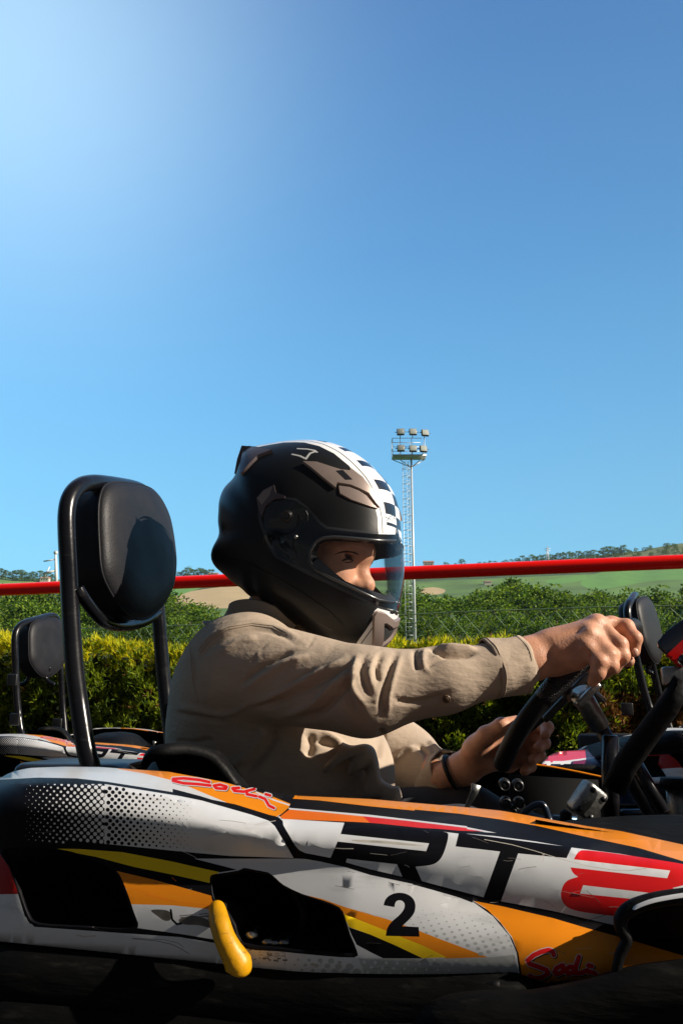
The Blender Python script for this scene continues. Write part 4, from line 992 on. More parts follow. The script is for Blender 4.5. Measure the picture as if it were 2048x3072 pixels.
# added unseen panel shell ahead of the wheel, sized to shade the lower cockpit
pf = nrmz(FW*.93+UP*.36); pu_ = nrmz(np.cross(LT, pf)); pu_ = pu_ if pu_[2] > 0 else -pu_; V = []; F = []
for i in range(9):
    for j in range(9):
        a, c = (i/8-.5)*2, (j/8-.5)*2; V.append(K(1.15, .03, .495)+LT*.18*a*(1-.18*max(0, c))+pu_*.175*c-pf*.035*(a*a)-pf*.02*c*c)
for i in range(8):
    for j in range(8): F.append((i*9+j, i*9+j+1, (i+1)*9+j+1, (i+1)*9+j))
b = MB(); b.add(V, F); solidify(b.build('shading_panel_shell', red, kart), .004)
# clamp block with four bolts
ax1 = nrmz(P(*C6(1070, 1430), 1.13)-P(*C6(960, 1360), 1.17)); cb = P(*C6(962, 1474), 1.10)
A1 = nrmz(P(*C6(1010, 1400), 1.1)-P(*C6(900, 1560), 1.1)); A2 = np.cross(A1, nrmz(ray(1757, 2403))); A2 = nrmz(A2); A3 = nrmz(np.cross(A1, A2))
ry_ = R(28); A2r = A2*math.cos(ry_)+A3*math.sin(ry_); A3r = -A2*math.sin(ry_)+A3*math.cos(ry_)
b = MB(); b.box(cb, (.0225, .0165, .014), np.stack([A1, A2r, A3r]), bev=.006); blk = b.build('clamp_block', alu, kart)
for s1 in (-1, 1):
    for s2 in (-1, 1):
        for sg in (1,):
            dirn = A3r if (A3r@ray(1757, 2403)) < 0 else -A3r
            c = cb+A1*.0145*s1+A2r*.0095*s2+dirn*.0138
            b = MB(); b.cyl(c, c+dirn*.0016, .0038, 16); b.build('bolt', darkm, blk)
for x, y in ((445, 1375), (530, 1380), (452, 1492), (538, 1495), (500, 1540)):
    c = P(*C6(x, y), 1.18); r = .0068 if y < 1530 else .004
    b = MB(); b.ball(c, r, 16, sq=(1, .5, 1)); b.cyl(c, c+LT*.03, r*1.2, 14); b.tube([c-LT*.003+np.array([r*.95*math.cos(a), 0, r*.95*math.sin(a)]) for a in np.linspace(0, 6.28, 17)[:-1]], .0013, 6, closed=True); b.build('bolt', darkm, kart)
b = MB(); b.tube([P(*C6(268, 1370), 1.14), P(*C6(255, 1420), 1.14), P(*C6(215, 1500), 1.15), P(*C6(190, 1560), 1.15)], [.007, .005, .0035, .0035], 12, flat=.5); b.build('choke_lever', alu, kart)
# cockpit: black inner panels, fuel tank, pedal cover
b = MB(); b.box(K(.66, -.10, .235), (.10, .008, .055), np.stack([FW, LT, UP]), bev=.004); b.build('bolt_plate', matteb, kart)
V = []; F = []; ce = cv(C5, [(700, 742), (900, 707), (1000, 697), (1200, 682), (1400, 675), (1568, 673), (1900, 680), (2300, 720)])
for (u, v) in ce:
    q = P(u, v, 1.02); V += [q, P(u, v+3, .985), PV(u, float(vt(u))+8, .86), P(u, v+6, 1.06)-UP*.10]
for i in range(len(ce)-1):
    for k in range(2): F.append((i*4+k, i*4+k+1, (i+1)*4+k+1, (i+1)*4+k))
    F.append((i*4, (i+1)*4, (i+1)*4+3, i*4+3))
b = MB(); b.add(V, F); b.build('footwell_cover', rubber2, kart)
b = MB(); b.box(K(.75, .02, .19), (.12, .13, .07), np.stack([FW, LT, UP]), bev=.02); b.build('fuel_tank', mat('smoked_tank', (.03, .035, .04), .3), kart)
b = MB(); c = P(*C6(1545, 1480), 1.25); b.cyl(c-UP*.05, c+UP*.02, .018, 18); b.build('filler_neck', alu, kart); b = MB(); b.cyl(c+UP*.02, c+UP*.034, .028, 20, r2=.024); b.build('filler_cap', plastic, kart)
b = MB(); b.tube(cat_curve([P(*C6(560, 1560), 1.15), P(*C6(620, 1510), 1.15), P(*C6(690, 1505), 1.15), P(*C6(730, 1600), 1.15), P(*C6(800, 1640), 1.14)], 5), .005, 10); b.build('hose', mat('blue_black_hose', (.01, .02, .04), .3), kart)
b = MB(); b.tube([P(*C6(830, 1640), 1.12), P(*C6(830, 1545), 1.12), P(*C6(835, 1530), 1.12)], [.008, .008, .004], 12); b.build('rubber_stop', gripm, kart)
b = MB(); b.tube([P(*C6(730, 1585), 1.16), P(*C6(900, 1600), 1.15)], .006, 10); b.build('linkage', mat('blue_steel', (.05, .10, .16), .3, .7), kart)
b = MB(); b.tube([P(*C6(1180, 1540), 1.4), P(*C6(1390, 1540), 1.42)], .004, 8); b.build('linkage', MATS['blue_steel'], kart)
for xx, yy in ((470, 1310), ):
    pa, pb = [P(*C6(x, y), 1.60) for x, y in ((470, 1308), (1030, 1340))]
    V = [pa, pb, pb-UP*.30, pa-UP*.30]; b = MB(); b.add(V, [(0, 1, 2, 3)]); solidify(b.build('far_inner_panel', matteb, kart), .004)
# wheels
def wheelset(t, l, r, wd, parent):
    c = K(t, l, r); b = MB(); prof = [(-wd, r*.55), (-wd, r*.80), (-wd*.9, r*.93), (-wd*.6, r), (wd*.6, r), (wd*.9, r*.93), (wd, r*.8), (wd, r*.55), (-wd, r*.55)]
    V = []; F = []; n = 40
    for k in range(n):
        a = 6.2832*k/n
        for (dl, rr_) in prof: V.append(c+LT*dl+(FW*math.cos(a)+UP*math.sin(a))*rr_)
    m_ = len(prof)
    for k in range(n):
        for j in range(m_-1): F.append((k*m_+j, k*m_+j+1, ((k+1) % n)*m_+j+1, ((k+1) % n)*m_+j))
    b.add(V, F); t_ = b.build('wheel', rubber, parent)
    b = MB(); b.cyl(c-LT*wd*.8, c+LT*wd*.8, r*.56, 30); b.cyl(c-LT*wd*1.05, c+LT*wd*1.05, r*.16, 16); b.build('rim', alu, t_)
for t, l, r, wd in ((-.16, -.44, .138, .09), (-.16, .52, .138, .09), (1.0, -.45, .125, .06), (1.0, .48, .125, .06)): wheelset(t, l, r, wd, kart)
b = MB(); b.cyl(K(-.16, -.55, .138), K(-.16, .55, .138), .02, 16); b.build('rear_axle', darkm, kart)
b = MB(); b.tube(cat_curve([K(-.45, -.62, .16), K(-.52, -.4, .16), K(-.54, 0, .16), K(-.52, .4, .16), K(-.45, .62, .16)], 6), .05, 18); b.build('rear_bumper', rubber, kart)
b = MB(); b.box(K(-.22, .34, .26), (.12, .09, .10), np.stack([FW, LT, UP]), bev=.02); b.build('engine', darkm, kart)

# --- the karts behind: same build, own place
def dup_kart(dx, dy, label, skip, rz=0):
    r = kart.copy(); COL.objects.link(r); r['label'] = label; r.location = (dx, 1.4+dy, 0); r.rotation_euler = (0, 0, rz)
    for ch in list(kart.children):
        if ch.name.split('.')[0] in skip: continue
        c = ch.copy(); COL.objects.link(c); c.parent = r
        for g2 in ch.children:
            d = g2.copy(); COL.objects.link(d); d.parent = c
    return r
k2 = dup_kart(-.905, 2.08, 'empty white, orange and black kart parked behind the nearest headrest at left', {'headrest_brace', 'shading_panel_shell', 'panel_strut', 'front_panel', 'clip', 'column_support', 'tube_rim', 'nose_stripe'}); k2.location.z = -.034
k3 = dup_kart(1.505, 1.497, 'empty kart with white dotted side pod at the right edge behind the steering wheel', {'headrest_brace', 'nose_stripe'}, R(-20))
def local(r, p): return np.asarray(p)
def kpart(r, b, name, m):                   # world-coordinate part on a copied kart
    V = np.array(b.V); rz = r.rotation_euler.z; c, s_ = math.cos(-rz), math.sin(-rz); q = V-np.array(r.location); q = np.stack([q[:, 0]*c-q[:, 1]*s_, q[:, 0]*s_+q[:, 1]*c, q[:, 2]], 1)
    o = mesh_obj(name, q, b.F, m, None, b.M); o.location = (0, 0, 0); o.parent = r; return o
# their hoops carry an inner bracket loop and small tabs
for r, A, B_ in ((k2, [(55, 2055), (75, 2050), (86, 2035), (84, 2015), (62, 1990)], [(165, 2055), (148, 2046), (138, 2030), (150, 2000)]), (k3, [(1868, 1995), (1885, 2000), (1880, 1980)], [(1955, 2020), (1940, 2012), (1950, 1990)])):
    YY = 3.45 if r is k2 else 3.0
    for q in (A, B_):
        b = MB(); b.tube(cat_curve([P(u, v, YY+.05) for u, v in q], 5), .009, 12); kpart(r, b, 'headrest_brace', tubeblk)
for r, pts in ((k2, ((38, 2040, 3.05), (46, 2158, 3.05), (173, 2172, 3.4))), (k3, ((1880, 2128, 2.9),))):
    for u, v, Y in pts:
        b = MB(); b.box(P(u, v, Y), (.020, .006, .022), np.stack([FW, LT, UP]), bev=.004); kpart(r, b, 'tab', darkm)
# dark hump between the karts: seat back of the kart at left
b = MB(); V = []; F = []
hp_ = cat_curve([P(u, v, 3.25) for u, v in ((262, 2245), (285, 2215), (325, 2198), (370, 2198), (405, 2210), (432, 2240))], 6)
for p in hp_: V += [p-LT*.2-UP*.12, p-LT*.13-UP*.02, p-LT*.05, p+LT*.05, p+LT*.14-UP*.03, p+LT*.2-UP*.12]
for i in range(len(hp_)-1):
    for k in range(5): F.append((i*6+k, i*6+k+1, (i+1)*6+k+1, (i+1)*6+k))
b.add(V, F); kpart(k2, b, 'seat_cover', plastic)
# red kart nose
k4o = P(1740, 2330, 2.75)
k4 = thing('racing_kart', 'red kart with dark blue side panel lettered in white behind the steering column', 'kart', (float(k4o[0]), 2.9, 0), GROUPK)
def Yk4(u, v): return 2.72+.0016*(v-2300)*-1+.0003*(u-1740)+.12*np.clip((2290-v)/60, 0, 1)**1.3
def Sk4(u, v): u = np.asarray(u, float); v = np.asarray(v, float); return PV(u, v, Yk4(u, v))
navy = mat('navy_sticker', (.012, .016, .04), .3, coat=.2); pink = mat('faded_red_sticker', (.60, .03, .05), .3, coat=.2); mar = mat('maroon_sticker', (.16, .012, .05), .35)
o4 = smooth_poly([(1590, 2340), (1618, 2300), (1640, 2272), (1672, 2256), (1740, 2250), (1830, 2244), (1960, 2236), (2040, 2250), (2060, 2400), (1590, 2400)], 3)
l4 = [([(1580, 2330), (1640, 2288), (1760, 2279), (1860, 2262), (2060, 2250), (2060, 2420), (1560, 2420)], 1), ([(1650, 2288), (1740, 2276), (1830, 2262), (1830, 2266), (1740, 2281), (1650, 2292)], 2),
      (cv(C6, [(632, 1275), (650, 1225), (730, 1222), (740, 1235), (725, 1262), (690, 1272), (700, 1300), (680, 1305), (670, 1272), (655, 1272), (650, 1262), (700, 1258), (712, 1240), (662, 1240), (640, 1310), (615, 1310)]), 2),
      (cv(C6, [(750, 1222), (868, 1222), (858, 1240), (818, 1240), (800, 1285), (780, 1285), (798, 1240), (744, 1240)]), 2),
      (cv(C6, [(880, 1222), (985, 1215), (990, 1235), (975, 1252), (985, 1270), (960, 1285), (870, 1285), (862, 1265), (880, 1250), (872, 1240)]), 3)]
p4, _ = paint('side_panel', Sk4, o4, l4, 14, [pink, navy, white, mar], k4, edge=10); solidify(p4, .004)
b = MB(); b.tube([P(1560, 2395, 2.70), P(2060, 2400, 2.72)], .05, 14); b.build('bumper', rubber, k4)
b = MB(); b.box(P(1840, 2420, 3.0), (.42, .22, .06), bev=.03); b.build('floor_tray', plastic, k4)
b = MB(); b.tube(cat_curve([P(1630, 2330, 2.66), P(1660, 2312, 2.66), P(1730, 2305, 2.66), P(1800, 2312, 2.66), P(1850, 2330, 2.66)], 5), .014, 12); b.build('wheel_arch', plastic, k4)
for u in (1640, 1990):
    V0 = P(u, 2440, 2.95); b = MB(); b.cyl((V0[0], 2.9, .13), (V0[0], 3.05, .13), .13, 28); t_ = b.build('wheel', rubber, k4); b = MB(); b.cyl((V0[0], 2.89, .13), (V0[0], 3.06, .13), .07, 20); b.build('rim', alu, t_)
# ================================================================== DRIVER
driver = thing('person', 'driver in a beige shirt and black helmet leaning forward, both hands on the steering wheel', 'person', (-.1, 1.4, 0))
def sP(t, l, z): return K(t, l, z)
# head frame: sagittal plane through the neck, turned a little towards the camera
HY = R(24); HFW = np.array([math.cos(HY), -math.sin(HY), 0]); HN_ = np.array([-math.sin(HY), -math.cos(HY), 0])   # HN_ towards camera side
HCN = P(930, 1640, 1.385)
def Q(u, v, l=0.0):                       # pixel on the sagittal plane, then moved l towards the camera side
    return onplane(u, v, HCN, HN_)+HN_*l
def H(x, y, l=0.0): return Q(*C1(x, y), l)
# ---- skin: face, neck, both hands in one mesh
def c5(x, y): return (900+x/4.48, 1560+y/4.48)
def Fq(x, y, l=0.): return Q(*c5(x, y), l)
pr_ = []
for s_ in (0,):
    pr_ += [('e', Q(985, 1640, 0), (.088, .072, .098), None, .02), ('e', Q(1030, 1735, 0), (.062, .060, .060), None, .03)]
    hv = nrmz(Q(1110, 1640)-Q(1095, 1560))
A_ = np.stack([HFW, HN_, UP])
tl = R(-20); FT = HFW*math.cos(tl)+UP*math.sin(tl); UT = -HFW*math.sin(tl)+UP*math.cos(tl); AT = np.stack([FT, HN_, UT])
head = [('e', Q(938, 1628), (.094, .071, .098), AT), ('e', Q(985, 1715), (.056, .060, .080), AT, .03), ('e', Q(1012, 1800), (.040, .043, .042), AT, .03),
        ('c', Fq(740, 370, .03), Fq(800, 440, .0), .020, .022, .02), ('c', Fq(740, 370, -.03), Fq(800, 440, .0), .020, .022, .02),
        ('c', Fq(600, 440, .045), Fq(790, 470, .018), .012, .012, .010), ('c', Fq(600, 440, -.045), Fq(790, 470, -.018), .012, .012, .010)]
# nose
head += [('c', Fq(812, 570), Fq(832, 720), .0105, .0115, .010), ('c', Fq(832, 720), Fq(868, 858), .0112, .0145, .008), ('e', Fq(872, 872), (.0165, .0155, .0145), AT, .008),
         ('e', Fq(770, 880, .0155), (.0155, .0085, .0110), AT, .006), ('e', Fq(770, 880, -.0155), (.0155, .0085, .0110), AT, .006),
         ('-e', Fq(800, 950, .007), (.007, .0040, .008), AT, .004), ('-e', Fq(800, 950, -.007), (.007, .0040, .008), AT, .004)]
for s_ in (1, -1):
    head += [('-e', Fq(690, 540, .036*s_), (.015, .016, .0105), AT, .012), ('e', Fq(520, 720, .040*s_), (.030, .022, .030), AT, .025), ('e', Fq(622, 548, .0325*s_), (.0128, .0128, .0125), AT, .003),
             ('c', Fq(560, 500, .045*s_), Fq(700, 520, .020*s_), .0048, .0048, .006), ('c', Fq(560, 590, .044*s_), Fq(680, 585, .022*s_), .0040, .0036, .006),
             ('c', Fq(690, 720, .022*s_), Fq(620, 860, .034*s_), .0040, .0040, .02)]
head += [('c', Fq(640, 1010, .014), Fq(760, 1010, 0), .009, .010, .008), ('c', Fq(640, 1010, -.014), Fq(760, 1010, 0), .009, .010, .008), ('c', Fq(640, 1060, .012), Fq(740, 1055, 0), .009, .010, .006), ('e', Fq(640, 1180), (.022, .024, .020), AT, .02)]
head += [('c', Q(880, 1740), P(800, 1930, 1.40), .055, .062, .03), ('c', P(800, 1930, 1.40), K(.26, 0, .45), .06, .10, .03)]
V1, F1 = implicit(head, .0026, .012); V1 = relax(V1, F1, 2, .4)
def D6(x, y, Y): return P(*C6(x, y), Y)
def finger(pts, rr, k=.006):
    o_ = []
    for i in range(len(pts)-1): o_.append(('c', pts[i], pts[i+1], rr[i], rr[i+1], k if i else .010))
    for i in range(1, len(pts)-1): o_.append(('e', pts[i], (rr[i]*1.02,)*3, None, .004))
    return o_
DR_ = -.038
D6o = D6
def D6(x, y, Y): return P(*C6(x, y), Y+DR_)
rh = [('c', D6(430, 600, 1.205), D6(600, 592, 1.212), .0285, .0262, .02), ('c', D6(600, 592, 1.212), D6(760, 540, 1.218), .0262, .0270, .02), ('c', D6(600, 560, 1.222), D6(760, 520, 1.235), .024, .026, .02)]
# metacarpals, then fingers
mc = {'i': (1108, 382, 1.235), 'm': (1025, 368, 1.214), 'r': (985, 428, 1.196), 'p': (955, 512, 1.184)}
for k_, r_ in (('i', .0150), ('m', .0150), ('r', .0145), ('p', .0138)):
    rh.append(('c', D6(740, 545 if k_ in 'rp' else 500, 1.215), D6(*mc[k_]), .020, r_, .014))
rh += [('c', D6(780, 600, 1.21), D6(900, 590, 1.19), .018, .0145, .014)]
rh += finger([D6(*mc['i']), D6(1208, 378, 1.222), D6(1262, 452, 1.205), D6(1258, 532, 1.206)], (.0142, .0108, .0098, .0088))
rh += finger([D6(*mc['m']), D6(1165, 492, 1.182), D6(1182, 560, 1.178), D6(1132, 640, 1.186)], (.0145, .0116, .0103, .0090))
rh += finger([D6(*mc['r']), D6(1098, 562, 1.168), D6(1112, 622, 1.166), D6(1076, 670, 1.175)], (.0142, .0116, .0102, .0088))
rh += finger([D6(*mc['p']), D6(1040, 602, 1.162), D6(1030, 668, 1.162), D6(1000, 722, 1.170)], (.0134, .0106, .0094, .0080))
rh += finger([D6(860, 600, 1.25), D6(1010, 610, 1.262), D6(1130, 592, 1.245), D6(1222, 592, 1.222)], (.017, .0130, .0112, .0092))
# knuckles, tendons
for k_, q in (('i', (1120, 350, 1.228)), ('m', (1030, 345, 1.204)), ('r', (985, 408, 1.186)), ('p', (957, 500, 1.174))):
    rh.append(('e', D6(*q), (.0065, .0065, .006), None, .010))
rh += [('c', D6(760, 470, 1.196), D6(1020, 348, 1.198), .004, .0045, .010), ('c', D6(790, 520, 1.185), D6(975, 420, 1.180), .004, .0045, .010), ('c', D6(800, 430, 1.212), D6(1100, 345, 1.222), .004, .0045, .010)]
for x0, y0, x1, y1, YY in ((925, 590, 935, 530, 1.168), (950, 600, 958, 545, 1.166), (972, 598, 985, 560, 1.165)):
    rh.append(('-c', D6(x0, y0, YY), D6(x1, y1, YY), .0022, .0022, .004))
V2_, F2 = implicit(rh, .0019, .006); V2_ = relax(V2_, F2, 2, .4)
D6 = D6o
lh = [('c', D6(60, 1330, 1.50), D6(190, 1270, 1.485), .027, .0255, .02), ('c', D6(190, 1270, 1.485), D6(300, 1200, 1.47), .0255, .026, .02)]
ml = {'i': (480, 1035, 1.475), 'm': (505, 1100, 1.49), 'r': (500, 1170, 1.50), 'p': (470, 1240, 1.505)}
for k_, r_ in (('i', .0150), ('m', .0150), ('r', .0145), ('p', .0138)): lh.append(('c', D6(280, 1190, 1.47), D6(*ml[k_]), .023, r_, .014))
lh += finger([D6(*ml['i']), D6(640, 1005, 1.47), D6(712, 1010, 1.445), D6(700, 1055, 1.43)], (.0145, .0115, .0105, .009))
lh += finger([D6(*ml['m']), D6(640, 1075, 1.48), D6(692, 1110, 1.455), D6(655, 1140, 1.44)], (.0145, .0118, .0105, .009))
lh += finger([D6(*ml['r']), D6(615, 1145, 1.49), D6(664, 1188, 1.465), D6(620, 1215, 1.45)], (.0142, .0116, .0102, .009))
lh += finger([D6(*ml['p']), D6(555, 1215, 1.495), D6(606, 1255, 1.475), D6(570, 1285, 1.46)], (.0136, .0108, .0096, .0085))
lh += finger([D6(250, 1160, 1.45), D6(330, 1060, 1.425), D6(425, 1000, 1.41), D6(520, 975, 1.415)], (.020, .0150, .0125, .0105))
lh += [('c', D6(280, 1120, 1.455), D6(420, 1010, 1.45), .016, .014, .02)]
V3_, F3 = implicit(lh, .0021, .006); V3_ = relax(V3_, F3, 2, .4)
# hips and legs under the clothes, forearms
bd = [('c', K(.26, 0, .45), K(.16, 0, .25), .11, .12, .03)]
for s_ in (-1, 1): bd += [('c', K(.16, .09*s_, .22), K(.60, .16*s_, .27), .075, .055, .03), ('c', K(.60, .16*s_, .27), K(1.0, .14*s_, .14), .052, .038, .02), ('c', K(1.0, .14*s_, .13), K(1.12, .14*s_, .19), .036, .028, .02)]
SHn = P(742, 2008, 1.265); ELn = P(1095, 2074, 1.165); WRn = D6(430, 600, 1.167)
SHf = SHn+np.array([.065, .355, 0]); ELf = P(1215, 2275, 1.63); WRf = D6(60, 1330, 1.50)
bd += [('c', SHn, ELn, .045, .038), ('c', ELn, WRn, .036, .027), ('c', SHf, ELf, .045, .038), ('c', ELf, WRf, .036, .027), ('c', SHn, SHf, .05, .05)]
V4, F4 = implicit(bd, .008, .02)
VV = [V1, V2_, V3_, V4]; FF = [F1, F2, F3, F4]; off = 0; FA = []
for v_, f_ in zip(VV, FF): FA.append(f_+off); off += len(v_)
body = mesh_obj('body', np.concatenate(VV), np.concatenate(FA), skin, driver)
for (x, y, Y, ax) in ((1233, 588, 1.170, (.8, -.55, .1)), (1266, 538, 1.158, (.9, -.3, -.3))):
    c = D6(x, y, Y); b = MB(); b.ball(c, .0055, 12, sq=(.9, .45, 1.1)); b.build('fingernail', mat('fingernail', (.60, .36, .27), .3), driver)
# eyes, brow
for s_ in (1, -1):
    b = MB(); c = Fq(650, 540, .0335*s_)+HFW*.0015; b.ball(c, .0136, 20, sq=(1, 1, .34)); e_ = b.build('eye', eyew, driver)
    b = MB(); gz = nrmz(HFW*.92-UP*.15+HN_*.16*s_*0+HN_*.25); b.ball(c+gz*.0090, .0052, 16, sq=(1, 1, .60)); b.build('iris', eyed, e_)
def on_face(x, y, lift, s_):
    h = fbv.ray_cast(Vector((0, 0, CZ)), Vector(ray(*c5(x, y)))); 
    if h[0] is None: return None
    p = np.array(h[0]); n_ = np.array(h[1]); n_ = n_ if n_@ray(*c5(x, y)) < 0 else -n_; p = p+n_*lift
    return p if s_ > 0 else p-2*((p-HCN)@HN_)*HN_
fbv = BVHTree.FromPolygons([Vector(v) for v in V1], [tuple(f) for f in F1.tolist()])
for s_ in (1, -1):
    for nm, pp, rr_, lf in (('eyebrow', [(455, 470), (540, 435), (640, 425), (730, 440), (790, 470)], [.0006, .0014, .0018, .0016, .0008], -.0004), ('eyelash', [(560, 548), (610, 530), (665, 528), (715, 548)], [.0008, .0019, .0019, .001], .0), ('eyelash', [(575, 562), (640, 572), (705, 558)], [.0005, .0009, .0006], .0)):
        q = [on_face(x, y, lf, s_) for x, y in pp]; q = [x for x in q if x is not None]
        if len(q) > 2: b = MB(); b.tube(cat_curve(q, 5), rr_, 8); b.build(nm, hairm, driver)
# ---- helmet: sagittal outline corrected until its silhouette follows the photograph
ol = cv(C1, [(328, 140), (430, 120), (560, 98), (700, 88), (850, 100), (960, 135), (1060, 190), (1150, 260), (1220, 335), (1290, 420), (1322, 500), (1338, 570), (1348, 690), (1356, 780), (1358, 900), (1354, 1100), (1345, 1200), (1332, 1290), (1300, 1385), (1235, 1468), (1165, 1512), (1080, 1535), (1000, 1528), (900, 1490), (760, 1410), (600, 1300), (450, 1200), (280, 1090), (180, 1010), (125, 965), (82, 925), (68, 890), (90, 785), (133, 740), (124, 680), (120, 600), (128, 520), (142, 440), (200, 370), (262, 270), (290, 190)])
CU, CVv = 905., 1640.
oa = np.array(ol); ang = np.arctan2(-(oa[:, 1]-CVv), oa[:, 0]-CU); rad = np.hypot(oa[:, 0]-CU, oa[:, 1]-CVv)
o_ = np.argsort(ang); ang = ang[o_]; rad = rad[o_]
NT, NP = 240, 40
TT = np.linspace(-math.pi, math.pi, NT, endpoint=False)
Rpx = np.interp(TT, ang, rad, period=2*math.pi)
Rpx = np.convolve(np.concatenate([Rpx[-2:], Rpx, Rpx[:2]]), [.1, .2, .4, .2, .1], 'valid')
HC0 = Q(CU, CVv); MPX = np.linalg.norm(Q(CU+100, CVv)-HC0)/100
Rm = Rpx*MPX*.97
def Wlat(t): return .128-.020*np.exp(-((np.angle(np.exp(1j*(t+.95))))/.55)**2)-.012*np.exp(-((np.angle(np.exp(1j*(t-.2))))/.5)**2)
def Shel(t, ph, scl=1.0):                  # t around the outline, ph 0 = centre line, 90deg = side; sign = side
    t = np.asarray(t, float); ph = np.asarray(ph, float); s_ = np.sign(ph); s_ = np.where(s_ == 0, 1, s_); a = np.abs(ph)
    n_ = 2.35; c = np.cos(a)**(2/n_); q = np.sin(a)**(2/n_)
    r = np.interp(t, TT, Rm, period=2*math.pi)*scl
    return HC0+(HFW*(r*c*np.cos(t))[..., None]+UP*(r*c*np.sin(t))[..., None]+HN_*(Wlat(t)*scl*q*s_)[..., None])
T_, Ph = np.meshgrid(TT, np.linspace(-math.pi/2*.999, math.pi/2*.999, 61), indexing='ij')
for it in range(6):
    pu, pv = proj(Shel(T_, Ph)); an_ = np.arctan2(-(pv-CVv), pu-CU).ravel(); ra_ = np.hypot(pu-CU, pv-CVv).ravel()
    b_ = ((an_+math.pi)/(2*math.pi)*NT).astype(int) % NT; mxr = np.zeros(NT); np.maximum.at(mxr, b_, ra_)
    ok = mxr > 10; mxr = np.interp(np.arange(NT), np.where(ok)[0], mxr[ok])
    tgt = np.interp(TT+math.pi/NT, ang, rad, period=2*math.pi)
    kf = tgt/mxr; kf = np.convolve(np.concatenate([kf[-5:], kf, kf[:5]]), np.ones(11)/11, 'valid'); Rm = Rm*(1+.8*(kf-1))
Rm = np.convolve(np.concatenate([Rm[-3:], Rm, Rm[:3]]), np.array([1, 2, 3, 4, 3, 2, 1])/16, 'valid')
# domain for painting: disc, side pole in the middle, centre line on the rim
def dom2sph(x, y, side):
    r = np.hypot(x, y); return np.arctan2(y, x), side*(1-np.clip(r, 0, 1))*math.pi/2*.9995
gT, gP = np.meshgrid(TT, np.linspace(0, math.pi/2*.999, NP), indexing='ij'); gv = Shel(gT, gP); gvv = gv.reshape(-1, 3)
gf = [(i*NP+j, i*NP+j+1, ((i+1) % NT)*NP+j+1, ((i+1) % NT)*NP+j) for i in range(NT) for j in range(NP-1)]
bvh = BVHTree.FromPolygons([Vector(v) for v in gvv], gf)
def px2dom(u, v):
    d = ray(u, v); h = bvh.ray_cast(Vector((0, 0, CZ)), Vector(d))
    if h[0] is None:
        t = math.atan2(-(v-CVv), u-CU); return (math.cos(t)*.9999, math.sin(t)*.9999)
    f = gf[h[2]]; c = np.array(h[0]); best = None
    for i in f:
        dd = np.linalg.norm(gvv[i]-c); ww = 1/(dd+1e-5); t = gT.ravel()[i]; p = gP.ravel()[i]; rr_ = 1-p/(math.pi/2)
        q = np.array([rr_*math.cos(t), rr_*math.sin(t)])*ww; best = (q, ww) if best is None else (best[0]+q, best[1]+ww)
    return tuple(best[0]/best[1])
def refine(q, u, v):
    x, y = q; e = 1e-4
    if math.hypot(x, y) > .9995: return q
    for _ in range(6):
        X = np.array([x, x+e, x]); Y = np.array([y, y, y+e]); pu, pv = proj(Shel(*dom2sph(X, Y, 1)))
        J = np.array([[pu[1]-pu[0], pu[2]-pu[0]], [pv[1]-pv[0], pv[2]-pv[0]]])/e; r = np.array([u-pu[0], v-pv[0]])
        if abs(np.linalg.det(J)) < 1e3: break
        d = np.linalg.solve(J, r); m = np.linalg.norm(d)
        if m > .05: d *= .05/m
        x, y = x+d[0], y+d[1]; h = math.hypot(x, y)
        if h > .9990: x, y = x/h*.9990, y/h*.9990
        if m < 1e-5: break
    return (x, y)
px2dom0 = px2dom
def px2dom(u, v): return refine(px2dom0(u, v), u, v)
def D1(pts): return [px2dom(*C1(*p)) for p in densify(pts, 25)]
def rimarc(t0, t1, r=.9998, n=24): return [(r*math.cos(t), r*math.sin(t)) for t in np.linspace(t0, t1, n)]
def th(x, y): q = px2dom(*C1(x, y)); return math.atan2(q[1], q[0])
se = [px2dom(*C1(*p)) for p in densify([(330, 150), (430, 128), (560, 106), (640, 104), (700, 106), (800, 130), (900, 180), (1000, 262), (1080, 352), (1140, 450), (1175, 540), (1192, 610), (1197, 725)], 30, False)]
se_t = np.array([math.atan2(q[1], q[0]) for q in se]); se_r = np.array([math.hypot(*q) for q in se]); oo = np.argsort(se_t); se_t = se_t[oo]; se_r = se_r[oo]
tlo, thi = se_t[0], se_t[-1]
def stripe_r(t): return float(np.interp(t, se_t, se_r))
def band(t0, t1, f0, f1, n=14):            # f = fraction from centre line (0) to stripe edge (1)
    ts = np.linspace(t0, t1, n); g_ = lambda f: [((1-(1-stripe_r(t))*f)*math.cos(t), (1-(1-stripe_r(t))*f)*math.sin(t)) for t in ts]
    a = g_(f0 if f0 > 0 else .002); c = g_(f1)[::-1]; return a+c
HMAT = [hblack, hwhite, hchk, bronze, bronze2, hgloss, seal, silver, liner]
eye = [(735, 900), (742, 830), (775, 775), (830, 748), (900, 742), (1000, 748), (1100, 757), (1200, 765), (1348, 768)]
eyeb = [(1338, 1175), (1285, 1178), (1200, 1165), (1100, 1120), (1000, 1072), (880, 1015), (790, 965), (750, 930)]
port = [px2dom(*C1(*p)) for p in densify(eye, 20, False)]+rimarc(th(1352, 768), th(1345, 1180), .9998, 16)+[px2dom(*C1(*p)) for p in densify(eyeb, 20, False)]
vis = [(430, 640), (428, 590), (445, 545), (490, 505), (560, 488), (640, 505), (720, 560), (800, 650), (850, 690), (1000, 706), (1200, 722), (1348, 725)]
visb = [(1338, 1232), (1290, 1228), (1200, 1202), (1000, 1105), (800, 1005), (650, 935), (512, 866), (470, 780)]
visor_px = vis+visb
def closed_rim(top_, bot_): return [px2dom(*C1(*p)) for p in densify(top_, 20, False)]+rimarc(th(*top_[-1]), th(*bot_[0]), .9998, 16)+[px2dom(*C1(*p)) for p in densify(bot_, 20, False)]
